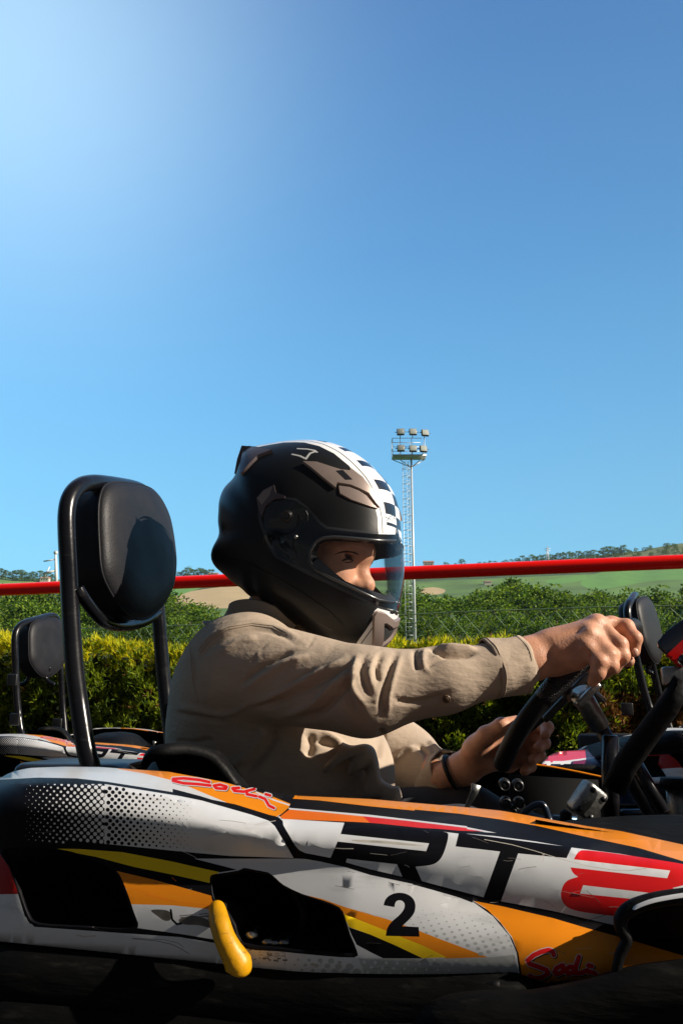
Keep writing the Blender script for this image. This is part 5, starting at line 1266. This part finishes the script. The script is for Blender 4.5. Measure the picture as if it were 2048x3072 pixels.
vispoly = closed_rim(vis, visb)
for side in (1, -1):
    Lh = []
    Lh.append((rimarc(tlo, thi, .9999, 60)+[(se_r[i]*math.cos(se_t[i]), se_r[i]*math.sin(se_t[i])) for i in range(len(se_t)-1, -1, -1)], 1))
    Lh.append((band(tlo+.02, thi, .80, .835, 40), 2))
    # checks
    th_edges = [th(640, 92), th(690, 90), th(762, 95), th(858, 104), th(918, 140), th(1015, 168), th(1060, 225), th(1150, 275), th(1185, 355), th(1250, 428), th(1268, 512), th(1300, 600), th(1322, 686), th(1335, 725)]
    for i in range(len(th_edges)-1):
        nearcol = (i % 2 == 0)
        if (nearcol and side == 1) or (not nearcol and side == -1): Lh.append((band(th_edges[i], th_edges[i+1], 0, .60, 8), 2))
    # chin: white blocks, checks, bronze vent
    Lh.append((closed_rim([(1050, 1455), (1100, 1385), (1160, 1298), (1170, 1240), (1200, 1212), (1345, 1240)], [(1300, 1380), (1290, 1400), (1210, 1500), (1150, 1492), (1100, 1478)]), 1))
    Lh.append((D1([(1075, 1462), (1082, 1462), (1162, 1352), (1162, 1342)]), 2))
    Lh.append((D1([(1274, 1236), (1312, 1245), (1312, 1266), (1274, 1256)]), 2))
    Lh.append((D1([(1158, 1262), (1175, 1240), (1195, 1235), (1240, 1250), (1312, 1308), (1296, 1350), (1222, 1480), (1190, 1492), (1155, 1484)]), 3))
    Lh.append((D1([(1222, 1325), (1232, 1318), (1285, 1366), (1262, 1430), (1218, 1470)]), 8))
    Lh.append((D1([(1232, 1285), (1240, 1283), (1292, 1330), (1284, 1346), (1238, 1305)]), 4))
    # visor side plate region and gasket
    Lh.append((vispoly, 5))
    for q in stroke([px2dom(*C1(*p)) for p in densify([(400, 560), (400, 620), (425, 700), (470, 800), (512, 875), (650, 945), (800, 1018), (1000, 1116), (1200, 1214), (1290, 1240), (1335, 1244)], 30, False)], .0065): Lh.append((q, 6))
    for q in stroke([px2dom(*C1(*p)) for p in densify([(575, 480), (640, 488), (720, 545), (800, 640), (850, 678), (1000, 696), (1195, 712)], 30, False)], .0065): Lh.append((q, 6))
    for q in stroke([px2dom(*C1(*p)) for p in densify([(560, 1150), (700, 1252), (790, 1320), (890, 1372)], 30, False)], .0022): Lh.append((q, 6))
    # crown vent recess, bronze
    if side == 1:
        for st_ in ([(655, 147), (720, 150), (772, 160)], [(620, 185), (670, 196), (712, 216), (725, 196), (740, 178), (775, 166), (785, 170)]):
            for q in stroke([px2dom(*C1(*p)) for p in densify(st_, 20, False)], .0072): Lh.append((q, 7))
        for st_ in ([(1240, 605), (1262, 615), (1290, 632)], [(1255, 632), (1275, 605), (1300, 592)], [(1300, 592), (1296, 632)]):
            for q in stroke([px2dom(*C1(*p)) for p in densify(st_, 20, False)], .0028): Lh.append((q, 2))
        for st_ in ([(1302, 604), (1302, 628)], [(1302, 604), (1312, 604)], [(1302, 616), (1310, 616)], [(1317, 628), (1317, 604), (1324, 604), (1324, 616), (1317, 616)], [(1329, 604), (1329, 628), (1335, 628)]):
            for q in stroke([px2dom(*C1(*p)) for p in st_], .0022): Lh.append((q, 2))
    Lh.append((port, -1))
    Sd = lambda x, y, sd=side: Shel(*dom2sph(x, y, sd))
    ho_, V2d = paint('helmet', Sd, [(math.cos(t), math.sin(t)) for t in np.linspace(0, 2*math.pi, 360, endpoint=False)], Lh, .035, HMAT, driver, eps=1e-6, flip=(side == -1), edge=.03, scale=1.0)
    if side == 1: helmet = ho_; hV2 = V2d
    else: helmet_b = ho_; hV3 = V2d
def set_normals(o, D2, side, fn):
    e = 1e-3; N = []
    x, y = D2[:, 0].copy(), D2[:, 1].copy(); r = np.hypot(x, y); k = np.minimum(1, .996/np.maximum(r, 1e-9)); xa, ya = x*k, y*k
    dx = fn(xa+e, ya)-fn(xa-e, ya); dy = fn(xa, ya+e)-fn(xa, ya-e); n_ = nrmz(np.cross(dx, dy))
    c = fn(xa, ya)-HC0; n_ *= np.sign((n_*c).sum(1))[:, None]
    rim_ = r > .975                          # on the centre line the normal has no sideways part
    n_[rim_] = nrmz(n_[rim_]-((n_[rim_]@HN_)*np.clip((r[rim_]-.975)/.024, 0, 1))[:, None]*HN_)
    o.data.normals_split_custom_set_from_vertices([tuple(map(float, q)) for q in n_])
# join the two halves into one shell
def join_mesh(a, b_):
    ma, mb = a.data, b_.data; na = len(ma.vertices)
    V = np.array([tuple(v.co) for v in ma.vertices]+[tuple(v.co) for v in mb.vertices])
    F = [tuple(p.vertices) for p in ma.polygons]+[tuple(i+na for i in p.vertices) for p in mb.polygons]
    M = [p.material_index for p in ma.polygons]+[p.material_index for p in mb.polygons]
    me = bpy.data.meshes.new(a.name); me.from_pydata(V.tolist(), [], F)
    for m in ma.materials: me.materials.append(m)
    me.polygons.foreach_set('material_index', M); me.polygons.foreach_set('use_smooth', [True]*len(F)); me.update()
    a.data = me; bpy.data.objects.remove(b_); return a
N1 = None
def calc_n(D2, fn):
    e = 1e-3; x, y = D2[:, 0], D2[:, 1]; r = np.hypot(x, y); k = np.minimum(1, .990/np.maximum(r, 1e-9)); xa, ya = x*k, y*k
    dx = fn(xa+e, ya)-fn(xa-e, ya); dy = fn(xa, ya+e)-fn(xa, ya-e); n_ = nrmz(np.cross(dx, dy))
    c = fn(xa, ya)-HC0; n_ *= np.sign((n_*c).sum(1))[:, None]; g_ = np.clip((r-.93)/.07, 0, 1)
    return nrmz(n_-((n_@HN_)*g_)[:, None]*HN_)
nA = calc_n(hV2, lambda x, y: Shel(*dom2sph(x, y, 1))); nB = calc_n(hV3, lambda x, y: Shel(*dom2sph(x, y, -1)))
join_mesh(helmet, helmet_b)
helmet.data.normals_split_custom_set_from_vertices([tuple(map(float, q)) for q in np.concatenate([nA, nB])])
# inner shell: dark padding and a smaller eye port
pin = [(x*.985, y*.985) if math.hypot(x, y) < .99 else (x, y) for x, y in port]
eye2 = [(798, 885), (793, 835), (812, 790), (850, 770), (920, 765), (1000, 770), (1100, 778), (1200, 784), (1345, 786)]
eye2b = [(1320, 1150), (1270, 1152), (1180, 1122), (1080, 1090), (1000, 1056), (910, 985), (835, 915)]
port2 = closed_rim(eye2, eye2b); inn = []
for side in (1, -1):
    Si = lambda x, y, sd=side: Shel(*dom2sph(x, y, sd), .935)
    o1, _ = paint('helmet_liner', Si, [(math.cos(t), math.sin(t)) for t in np.linspace(0, 2*math.pi, 200, endpoint=False)], [(port2, -1)], .05, [liner], driver, eps=1e-6, flip=(side == -1), edge=.04); inn.append(o1)
lin = join_mesh(inn[0], inn[1]); lin.parent = helmet; lin.location = (0, 0, 0)
# gasket bridging shell and liner round the eye port
for side in (1, -1):
    V = []; F = []
    for x, y in port: t, p = dom2sph(np.array(x), np.array(y), side); V.append(Shel(t, p, 1.0))
    n1 = len(port)
    pr2 = densify(port2, .01); 
    near_ = []
    for x, y in port:
        a_ = np.array(pr2); j = np.argmin((a_[:, 0]-x)**2+(a_[:, 1]-y)**2); near_.append(a_[j])
    for x, y in near_: t, p = dom2sph(np.array(x), np.array(y), side); V.append(Shel(t, p, .936))
    for i in range(n1-1):
        if math.hypot(*port[i]) > .999 and math.hypot(*port[i+1]) > .999: continue
        F.append((i, i+1, n1+i+1, n1+i))
    b = MB(); b.add(V, F); g_ = b.build('gasket', seal, driver); g_.parent = helmet; g_.location = (0, 0, 0)
    pth = [Shel(*dom2sph(np.array(x), np.array(y), side), 1.004) for x, y in port if math.hypot(x, y) < .9995]
    k0 = max(range(len(port)-1), key=lambda i: 0)
    order = [i for i, p in enumerate(port) if math.hypot(*p) < .9995]
    cut = [i for i in range(len(order)-1) if order[i+1]-order[i] > 1]
    seqs = []
    if cut:
        a_ = order[:cut[0]+1]; c_ = order[cut[0]+1:]; seqs = [c_+a_]
    else: seqs = [order]
    for sq_ in seqs:
        b = MB(); b.tube([Shel(*dom2sph(np.array(port[i][0]), np.array(port[i][1]), side), 1.0) for i in sq_], .0030, 8); g2 = b.build('port_rim', seal, driver); g2.parent = helmet; g2.location = (0, 0, 0)
# visor: clear shell just outside
glass = bpy.data.materials.new('clear_visor'); glass.use_nodes = True; nt = glass.node_tree; nt.nodes.clear()
tr = nt.nodes.new('ShaderNodeBsdfTransparent'); tr.inputs[0].default_value = (.965, .975, .975, 1); gl_ = nt.nodes.new('ShaderNodeBsdfGlossy'); gl_.inputs['Roughness'].default_value = .06; gl_.inputs[0].default_value = (1, 1, 1, 1)
lw = nt.nodes.new('ShaderNodeFresnel'); lw.inputs[0].default_value = 1.38; mx = nt.nodes.new('ShaderNodeMixShader'); mo = nt.nodes.new('ShaderNodeOutputMaterial')
fm = nt.nodes.new('ShaderNodeMath'); fm.operation = 'MULTIPLY'; fm.inputs[1].default_value = .85; nt.links.new(lw.outputs[0], fm.inputs[0]); nt.links.new(fm.outputs[0], mx.inputs[0]); nt.links.new(tr.outputs[0], mx.inputs[1]); nt.links.new(gl_.outputs[0], mx.inputs[2]); nt.links.new(mx.outputs[0], mo.inputs[0])
vv = []
for side in (1, -1):
    Sv = lambda x, y, sd=side: Shel(*dom2sph(x, y, sd), 1.012)
    o1, d2 = paint('visor', Sv, vispoly, [], .03, [glass], driver, eps=1e-6, flip=(side == -1), edge=.025); vv.append((o1, d2))
nA = calc_n(vv[0][1], lambda x, y: Shel(*dom2sph(x, y, 1))); nB = calc_n(vv[1][1], lambda x, y: Shel(*dom2sph(x, y, -1)))
nAB = np.concatenate([nA, nB]); nAB = nrmz(nAB-.85*(nAB@UP)[:, None]*UP+.10*UP); visor = join_mesh(vv[0][0], vv[1][0]); visor.data.normals_split_custom_set_from_vertices([tuple(map(float, q)) for q in nAB])
visor.parent = helmet; visor.location = (0, 0, 0)
def under_helmet(o): o.parent = helmet; o.location = (0, 0, 0); return o
# raised plates on the shell
def plate(name, poly_px, d0, m, sides=(1, -1), top=None):
    for side in sides:
        dp_ = D1(poly_px); n_ = len(dp_); sc1 = 1+d0
        Sp = lambda x, y, sd=side: Shel(*dom2sph(x, y, sd), sc1)
        o1, _ = paint(name, Sp, dp_, [(D1(t_), k_+1) for k_, (t_, mm) in enumerate(top or [])], .03, [m]+[mm for _, mm in (top or [])], driver, eps=1e-6, flip=(side == -1), edge=.02)
        b = MB(); V = [Sp(np.array(x), np.array(y)) for x, y in dp_]+[Shel(*dom2sph(np.array(x), np.array(y), side), .995) for x, y in dp_]
        ma = o1.data; base = len(ma.vertices); VV_ = [tuple(v.co) for v in ma.vertices]+[tuple(np.array(q)-np.array(driver.location)) for q in V]
        FF_ = [tuple(p.vertices) for p in ma.polygons]+[(base+i, base+(i+1) % n_, base+n_+(i+1) % n_, base+n_+i) for i in range(n_)]
        MM = [p.material_index for p in ma.polygons]+[0]*n_
        me = bpy.data.meshes.new(name); me.from_pydata(VV_, [], FF_); [me.materials.append(x) for x in ma.materials]; me.polygons.foreach_set('material_index', MM); me.update(); o1.data = me
        sharp(o1, 40); under_helmet(o1)
plate('crown_vent', [(690, 248), (780, 252), (890, 288), (940, 303), (1000, 308), (994, 286), (1078, 350), (1136, 424), (1172, 500), (1192, 550), (1168, 520), (1120, 455), (1060, 425), (1000, 400), (915, 386), (905, 420), (820, 352), (745, 288)], .030, bronze, top=[([(902, 312), (950, 306), (1014, 370), (965, 372)], hchk)])
plate('vent_scoop', [(928, 402), (1000, 412), (1060, 436), (1110, 468), (1160, 530), (1186, 552), (1140, 541), (1010, 494), (936, 452)], .016, bronze)
plate('side_clip', [(385, 485), (430, 432), (500, 398), (512, 450), (572, 470), (572, 484), (500, 492), (445, 535), (418, 610), (398, 560)], .020, bronze2, top=[([(390, 487), (432, 437), (492, 405), (470, 470), (420, 530)], bronze)])
plate('chin_vent', [(1162, 1264), (1178, 1243), (1195, 1238), (1238, 1252), (1306, 1308), (1294, 1345), (1240, 1308), (1224, 1312), (1220, 1476), (1190, 1488), (1160, 1480)], .022, bronze)
plate('rear_fin', [(306, 150), (400, 158), (486, 173), (395, 208), (340, 264), (284, 330), (276, 300), (290, 225)], .03, bronze2)
plate('cheek_ridge', [(160, 880), (300, 900), (520, 1010), (700, 1120), (860, 1230), (960, 1330), (900, 1370), (780, 1312), (560, 1148), (330, 1020), (200, 960)], .008, hblack)
# rear fins
for sgn in (1, -1):
    fin = [onplane(*C1(*p), HCN+HN_*.062, HN_)-HN_*.062 for p in ((312, 152), (395, 158), (492, 174), (440, 186), (395, 206), (345, 262), (284, 328), (330, 300), (420, 260), (400, 330), (300, 330), (276, 300), (285, 225))[:7]+((290, 345), (330, 330), (300, 300), (292, 240))[:0]]
    fin += [onplane(*C1(*p), HCN+HN_*.062, HN_)-HN_*.062 for p in ((268, 322), (285, 232))]
    b = MB(); n_ = len(fin); dd = HN_*(.062*sgn); V = [p+dd+HN_*.014*sgn for p in fin]+[p+dd-HN_*.014*sgn for p in fin]
    b.add(V, [tuple(range(n_)), tuple(range(2*n_-1, n_-1, -1))]+[(i, (i+1) % n_, n_+(i+1) % n_, n_+i) for i in range(n_)]); o1 = b.build('rear_fin', bronze2, driver, smooth=False)
    md = o1.modifiers.new('b', 'BEVEL'); md.width = .003; md.segments = 2; under_helmet(o1)
# pivot mechanism under the visor plate
def on_h(x, y, sc_=1.0, side=1): q = px2dom(*C1(x, y)); return Shel(*dom2sph(np.array(q[0]), np.array(q[1]), side), sc_)
nrm_p = HN_
for side in (1, -1):
    for (x, y, r, w_) in ((580, 602, 26, .0022), (580, 602, 38, .0012), (643, 740, 10, .002)):
        b = MB(); b.tube([on_h(x+r*math.cos(a), y+r*math.sin(a), 1.006, side) for a in np.linspace(0, 6.2832, 25)[:-1]], w_, 8, closed=True); under_helmet(b.build('pivot_ring', darkm, driver))
    b = MB(); b.ball(on_h(643, 740, 1.008, side), .0035, 12); under_helmet(b.build('screw', metal, driver))
    for pth in ([(600, 715), (640, 690), (664, 640), (660, 585)], [(625, 760), (618, 800), (640, 830), (648, 870), (625, 890)], [(505, 800), (520, 745), (500, 690)], [(580, 860), (600, 880)], [(705, 560), (722, 590), (720, 640)]):
        b = MB(); b.tube([on_h(x, y, 1.005, side) for x, y in densify(pth, 15, False)], .0011, 6); under_helmet(b.build('lever_line', darkm, driver))
# ---- shirt
shp = [('c', SHn, ELn, .078, .060, .03), ('c', ELn, P(1330, 2040, 1.160), .060, .044, .02), ('c', P(1330, 2040, 1.160), P(1480, 2010, 1.165), .043, .0385, .02), ('c', P(1480, 2010, 1.165), P(1548, 1997, 1.172), .0375, .0368, .008),
       ('c', SHf, ELf, .078, .062, .03), ('c', ELf, P(1330, 2345, 1.53), .060, .044, .02),
       ('c', SHn+np.array([.0, .05, .01]), SHf-np.array([0, .05, -.01]), .080, .080, .04),
       ('e', P(735, 2090, 1.42), (.115, .19, .125), np.stack([FW, LT, UP]), .05), ('e', P(780, 2290, 1.42), (.150, .18, .15), np.stack([FW, LT, UP]), .05), ('e', P(800, 2440, 1.42), (.155, .18, .10), np.stack([FW, LT, UP]), .04),
       ('e', P(950, 2330, 1.40), (.13, .15, .13), np.stack([FW, LT, UP]), .04), ('c', P(695, 1975, 1.34), P(655, 2190, 1.34), .058, .072, .03), ('c', P(695, 1975, 1.50), P(665, 2190, 1.50), .058, .075, .03),
       ('c', P(730, 1965, 1.42), P(800, 1975, 1.40), .060, .055, .03)]
SV, SF_ = implicit(shp, .0032, .02); SV = relax(SV, SF_, 2, .5)
def fold_displace(V, F, folds):
    N = vnormals(V, F); u, v = proj(V); view = nrmz(V-np.array([0, 0, CZ])); facing = np.clip(-(N*view).sum(1)*2.5, 0, 1)
    D = np.zeros(len(V))
    for pts, w_, amp in folds:
        c = cat_curve([np.array(C7(*p)) for p in pts], 6); L_ = np.zeros(len(c)); best = np.full(len(V), 1e9); sg = np.zeros(len(V)); tt = np.zeros(len(V))
        lo = c.min(0)-4*w_; hi = c.max(0)+4*w_; s = np.where((u > lo[0]) & (u < hi[0]) & (v > lo[1]) & (v < hi[1]) & (facing > 0))[0]
        if not len(s): continue
        uu_, vv_ = u[s], v[s]; bd_ = np.full(len(s), 1e9); bt = np.zeros(len(s)); n_ = len(c)-1
        for i in range(n_):
            a, b_ = c[i], c[i+1]; ab = b_-a; l2 = ab@ab+1e-9; h = np.clip(((uu_-a[0])*ab[0]+(vv_-a[1])*ab[1])/l2, 0, 1)
            d = np.hypot(uu_-a[0]-h*ab[0], vv_-a[1]-h*ab[1]); m = d < bd_; bd_ = np.where(m, d, bd_); bt = np.where(m, (i+h)/n_, bt)
        D[s] += 1.4*amp*np.exp(-(bd_/(w_*.85))**2)*np.clip(np.sin(np.clip(bt, .03, .97)*math.pi)*1.6, 0, 1)
    return V+N*(D*facing)[:, None]
# folds: crop-7 polylines, width in photo pixels, height in metres (negative = valley)
FOLD = [([(150, 330), (200, 260), (290, 215), (400, 190), (520, 205), (640, 270)], 9, .0035), ([(165, 345), (220, 285), (310, 240), (420, 215), (530, 235), (600, 280)], 9, -.0035),
        ([(340, 480), (420, 410), (520, 350), (600, 320)], 9, -.005), ([(370, 500), (450, 440), (560, 375), (680, 340)], 11, .004), ([(410, 565), (520, 520), (640, 460), (760, 400), (840, 350)], 9, .0045),
        ([(400, 590), (520, 560), (650, 500), (780, 430), (870, 370)], 10, -.005), ([(520, 635), (640, 590), (740, 530), (820, 450), (880, 390)], 12, .004), ([(600, 650), (720, 610), (810, 520), (870, 430)], 12, -.006),
        ([(895, 345), (875, 430), (880, 500), (930, 570)], 9, .0055), ([(870, 360), (852, 440), (850, 530), (890, 620)], 11, -.0045), ([(940, 335), (915, 400), (925, 470), (960, 540)], 8, -.0035), ([(985, 330), (955, 400), (960, 460), (985, 520)], 7, .0025),
        ([(1010, 330), (985, 400), (1000, 470)], 8, -.004), ([(1075, 330), (1045, 420), (1015, 520), (1010, 620)], 9, -.0045), ([(1105, 330), (1070, 430), (1045, 530), (1040, 620)], 8, .003), ([(1165, 310), (1170, 370), (1180, 410)], 7, -.004), ([(1215, 300), (1205, 370), (1230, 420)], 8, .003),
        ([(1250, 275), (1320, 300), (1390, 310), (1455, 312)], 8, .006), ([(1230, 300), (1300, 330), (1380, 335), (1455, 325)], 8, -.007), ([(1210, 420), (1250, 370), (1330, 345), (1450, 350)], 7, -.003), ([(1300, 290), (1360, 292), (1420, 300)], 6, -.004),
        ([(120, 300), (130, 400), (135, 480)], 5, -.0025), ([(40, 605), (110, 625), (200, 640), (280, 650)], 7, -.005), ([(60, 580), (160, 600), (280, 625)], 9, .003), ([(260, 620), (330, 600), (390, 560)], 8, .003), ([(40, 740), (130, 750), (220, 730)], 8, -.004),
        ([(300, 880), (380, 800), (440, 720), (460, 680)], 14, .006), ([(350, 900), (430, 830), (500, 740), (510, 690)], 14, -.006), ([(670, 700), (680, 760), (660, 820)], 16, -.008), ([(720, 700), (790, 740), (850, 790), (930, 850)], 12, .007), ([(700, 740), (780, 760), (840, 770)], 10, -.006),
        ([(1060, 540), (1140, 560), (1240, 545), (1340, 510)], 10, -.003), ([(660, 450), (700, 420), (740, 395)], 5, .002), ([(560, 480), (640, 430), (700, 400)], 5, -.002), ([(700, 560), (760, 500), (800, 440)], 6, .003),
        ([(250, 330), (330, 280), (430, 250)], 12, .003), ([(1180, 760), (1220, 800), (1230, 860)], 8, -.006), ([(1230, 740), (1270, 780), (1300, 830)], 8, .005), ([(1060, 840), (1110, 790), (1170, 770)], 9, .006), ([(1010, 680), (1010, 760), (1000, 830)], 9, -.008)]
rs2 = np.random.default_rng(5)
for i in range(46):
    x = rs2.uniform(150, 1400); y = 330+rs2.uniform(-40, 260)-.06*max(0, x-900); a = rs2.uniform(-1.1, -.2); l = rs2.uniform(25, 70); FOLD.append(([(x, y), (x+l*math.cos(a)*.5+3, y+l*math.sin(a)*.5), (x+l*math.cos(a), y+l*math.sin(a))], rs2.uniform(2.5, 5), rs2.uniform(-.0016, .0014)))
SV = fold_displace(SV, SF_, FOLD)
# trim the shirt where neck and wrists come out
shirt = mesh_obj('shirt', SV, SF_, cloth, driver)
# cuffs (turned end, open)
def cuff(c0, c1_, r0, r1, name, wob):
    ax_ = nrmz(c1_-c0); a1 = nrmz(np.cross(ax_, UP)); a2 = np.cross(ax_, a1); V = []; F = []; n = 48; m_ = 9
    rows = [(0, 0), (.1, .0008), (.25, .0008), (.5, .0005), (.75, .0010), (.93, .0014), (1., .0016), (1.0, -.0006), (.8, -.0022)]
    for t, dr in rows:
        for k in range(n):
            a = 2*math.pi*k/n; rr_ = r0+(r1-r0)*t+dr+wob*(.0018*math.sin(3*a+t*3)+.0011*math.sin(7*a+5*t)); V.append(c0+(c1_-c0)*t+(a1*math.cos(a)*.93+a2*math.sin(a)*1.05)*rr_)
    for i in range(m_-1):
        for k in range(n): F.append((i*n+k, i*n+(k+1) % n, (i+1)*n+(k+1) % n, (i+1)*n+k))
    b = MB(); b.add(V, F); o = b.build(name, cloth, driver); o.parent = shirt; o.location = (0, 0, 0); solidify(o, .0015); return o
cuff(P(1462, 2010, 1.160), P(1566, 1990, 1.176), .0395, .0380, 'cuff', 1)
cuff(P(1300, 2350, 1.55), P(1352, 2325, 1.505), .047, .044, 'cuff', 1)
def on_mesh(bv, u, v, lift=.0015):
    h = bv.ray_cast(Vector((0, 0, CZ)), Vector(ray(u, v)))
    if h[0] is None: return None, None
    n_ = np.array(h[1]); n_ = n_ if n_@ray(u, v) < 0 else -n_; return np.array(h[0])+n_*lift, n_
sb = BVHTree.FromPolygons([Vector(v) for v in SV], [tuple(f) for f in SF_.tolist()])
def seamline(pts, r=.0005):
    q = [on_mesh(sb, *C7(*p), .0002)[0] for p in densify(pts, 12, False)]; q = [x for x in q if x is not None]
    if len(q) < 3: return
    b = MB(); b.tube(q, r, 6); o = b.build('seam', seam, driver); o.parent = shirt; o.location = (0, 0, 0)
seamline([(110, 300), (118, 380), (125, 470), (150, 560)]); seamline([(150, 320), (200, 255), (290, 205), (400, 188), (500, 200), (560, 230)]); seamline([(158, 328), (208, 264), (296, 215), (400, 197), (496, 210), (552, 238)], .0006)
0 and seamline([(1130, 470), (1250, 440), (1440, 400)]); 0 and seamline([(680, 335), (760, 345), (860, 350)], .0003)
def button_at(p, n_, r=.0062):
    a1 = nrmz(np.cross(n_, UP)); a2 = np.cross(n_, a1); b = MB(); b.cyl(p-n_*.001, p+n_*.0016, r, 20); b.tube([p+n_*.0018+(a1*math.cos(a)+a2*math.sin(a))*r*.82 for a in np.linspace(0, 6.28, 17)[:-1]], .0009, 6, closed=True)
    for k in range(4): a = k*1.57+.78; q = p+n_*.0018+(a1*math.cos(a)+a2*math.sin(a))*r*.3; b.ball(q, .0008, 6)
    o = b.build('button', button, driver); o.parent = shirt; o.location = (0, 0, 0)
for t_ in (.12, .90):
    c0, c1_ = P(1462, 2010, 1.160), P(1566, 1990, 1.176); ax_ = nrmz(c1_-c0); a1 = nrmz(np.cross(ax_, UP)); a2 = np.cross(ax_, a1); rr_ = .0395-.0015*t_+.0014
    b = MB(); b.tube([c0+(c1_-c0)*t_+(a1*math.cos(a)*.93+a2*math.sin(a)*1.05)*(rr_+.0018*math.sin(3*a+t_*3)+.0011*math.sin(7*a+5*t_)) for a in np.linspace(0, 6.2832, 60)[:-1]], .0006, 6, closed=True); o = b.build('seam', seam, driver); o.parent = shirt; o.location = (0, 0, 0)
cb_ = P(*C6(410, 690), 1.130); button_at(cb_, nrmz(np.array([-.05, -1, -.12])))
q, n_ = on_mesh(sb, *C6(80, 830)); button_at(q, n_, .0055) if q is not None else None
# collar: stand and fold round the neck
ca = P(795, 1925, 1.41); cb2 = P(838, 1822, 1.40); ax_ = nrmz(cb2-ca); a1 = nrmz(np.cross(LT, ax_)); a2 = np.cross(ax_, a1); V = []; F = []; n = 60
rows = [(-.35, .104), (-.15, .093), (.0, .084), (.25, .0775), (.7, .074), (1.0, .0745), (1.06, .073), (1.0, .0715), (.3, .068), (-.2, .066)]
for t, r in rows:
    for k in range(n):
        a = 2*math.pi*k/n; fr_ = math.cos(a); w_ = .0015*math.sin(5*a+2*t)
        lift = -.030*max(0, -fr_)**2
        V.append(ca+ax_*(.060*t+lift*t)+(a1*math.cos(a)*1.12+LT*math.sin(a)*.98)*(r+w_))
for i in range(len(rows)-1):
    for k in range(n): F.append((i*n+k, i*n+(k+1) % n, (i+1)*n+(k+1) % n, (i+1)*n+k))
b = MB(); b.add(V, F); o = b.build('collar', cloth, driver); o.parent = shirt; o.location = (0, 0, 0)
q = P(*C7(618, 215), 1.315); button_at(q, nrmz(np.array([.25, -.9, .3])), .0068)
# open front edge hanging over the lap, black strap
fe = [P(*C7(x, y), Y) for x, y, Y in ((815, 760, 1.235), (860, 775, 1.225), (925, 768, 1.22), (965, 790, 1.225), (985, 850, 1.23), (1000, 930, 1.23), (1045, 965, 1.22), (1085, 975, 1.215), (1100, 1020, 1.22))]
V = []; F = []; fc_ = cat_curve(fe, 6)
for i, p in enumerate(fc_):
    w_ = .028+.010*math.sin(i*.5); V += [p+np.array([-.004, .05, -.004]), p+np.array([.004, .02, .003])*1.0, p, p+np.array([-.003, -.004, -.010]), p+np.array([-w_*.8, .010, -w_])]
for i in range(len(fc_)-1):
    for k in range(4): F.append((i*5+k, i*5+k+1, (i+1)*5+k+1, (i+1)*5+k))
b = MB(); b.add(V, F); o = b.build('shirt_front', cloth, driver); o.parent = shirt; o.location = (0, 0, 0); solidify(o, .0022)
b = MB(); w0 = D6(118, 1298, 1.488); wx = nrmz(D6(190, 1270, 1.485)-D6(60, 1330, 1.50)); w1 = nrmz(np.cross(wx, UP)); w2 = np.cross(wx, w1)
b.tube([w0+(w1*math.cos(a)+w2*math.sin(a))*.0300 for a in np.linspace(0, 6.2832, 33)[:-1]], .0042, 10, closed=True, flat=1.0); b.build('wrist_strap', gripm, driver)
# trousers
tp = [('c', K(.20, 0, .33), K(.14, 0, .24), .125, .13, .03)]
for s_ in (-1, 1): tp += [('c', K(.16, .09*s_, .23), K(.60, .16*s_, .275), .088, .066, .03), ('c', K(.60, .16*s_, .275), K(.98, .14*s_, .15), .062, .046, .02)]
TV, TF = implicit(tp, .007, .03); mesh_obj('trousers', TV, TF, clothdk, driver)
for s_ in (-1, 1):
    TV, TF = implicit([('c', K(1.0, .14*s_, .115), K(1.17, .14*s_, .16), .042, .038, .02), ('c', K(1.0, .14*s_, .15), K(.98, .14*s_, .20), .043, .045, .02)], .006, .02); mesh_obj('shoe', TV, TF, rubber, driver)
# ------------------------------------------------------------------ air
hz_m = bpy.data.materials.new('air'); hz_m.use_nodes = True; nt = hz_m.node_tree; nt.nodes.clear()
pv_ = nt.nodes.new('ShaderNodeVolumePrincipled'); pv_.inputs['Color'].default_value = (.62, .80, 1, 1); pv_.inputs['Density'].default_value = .00012; pv_.inputs['Anisotropy'].default_value = .2
ou_ = nt.nodes.new('ShaderNodeOutputMaterial'); nt.links.new(pv_.outputs[0], ou_.inputs['Volume'])
b = MB(); b.box((0, 330, 105), (2600, 420, 108)); hz_o = b.build('haze', hz_m, smooth=False); tag(hz_o, kind='stuff')
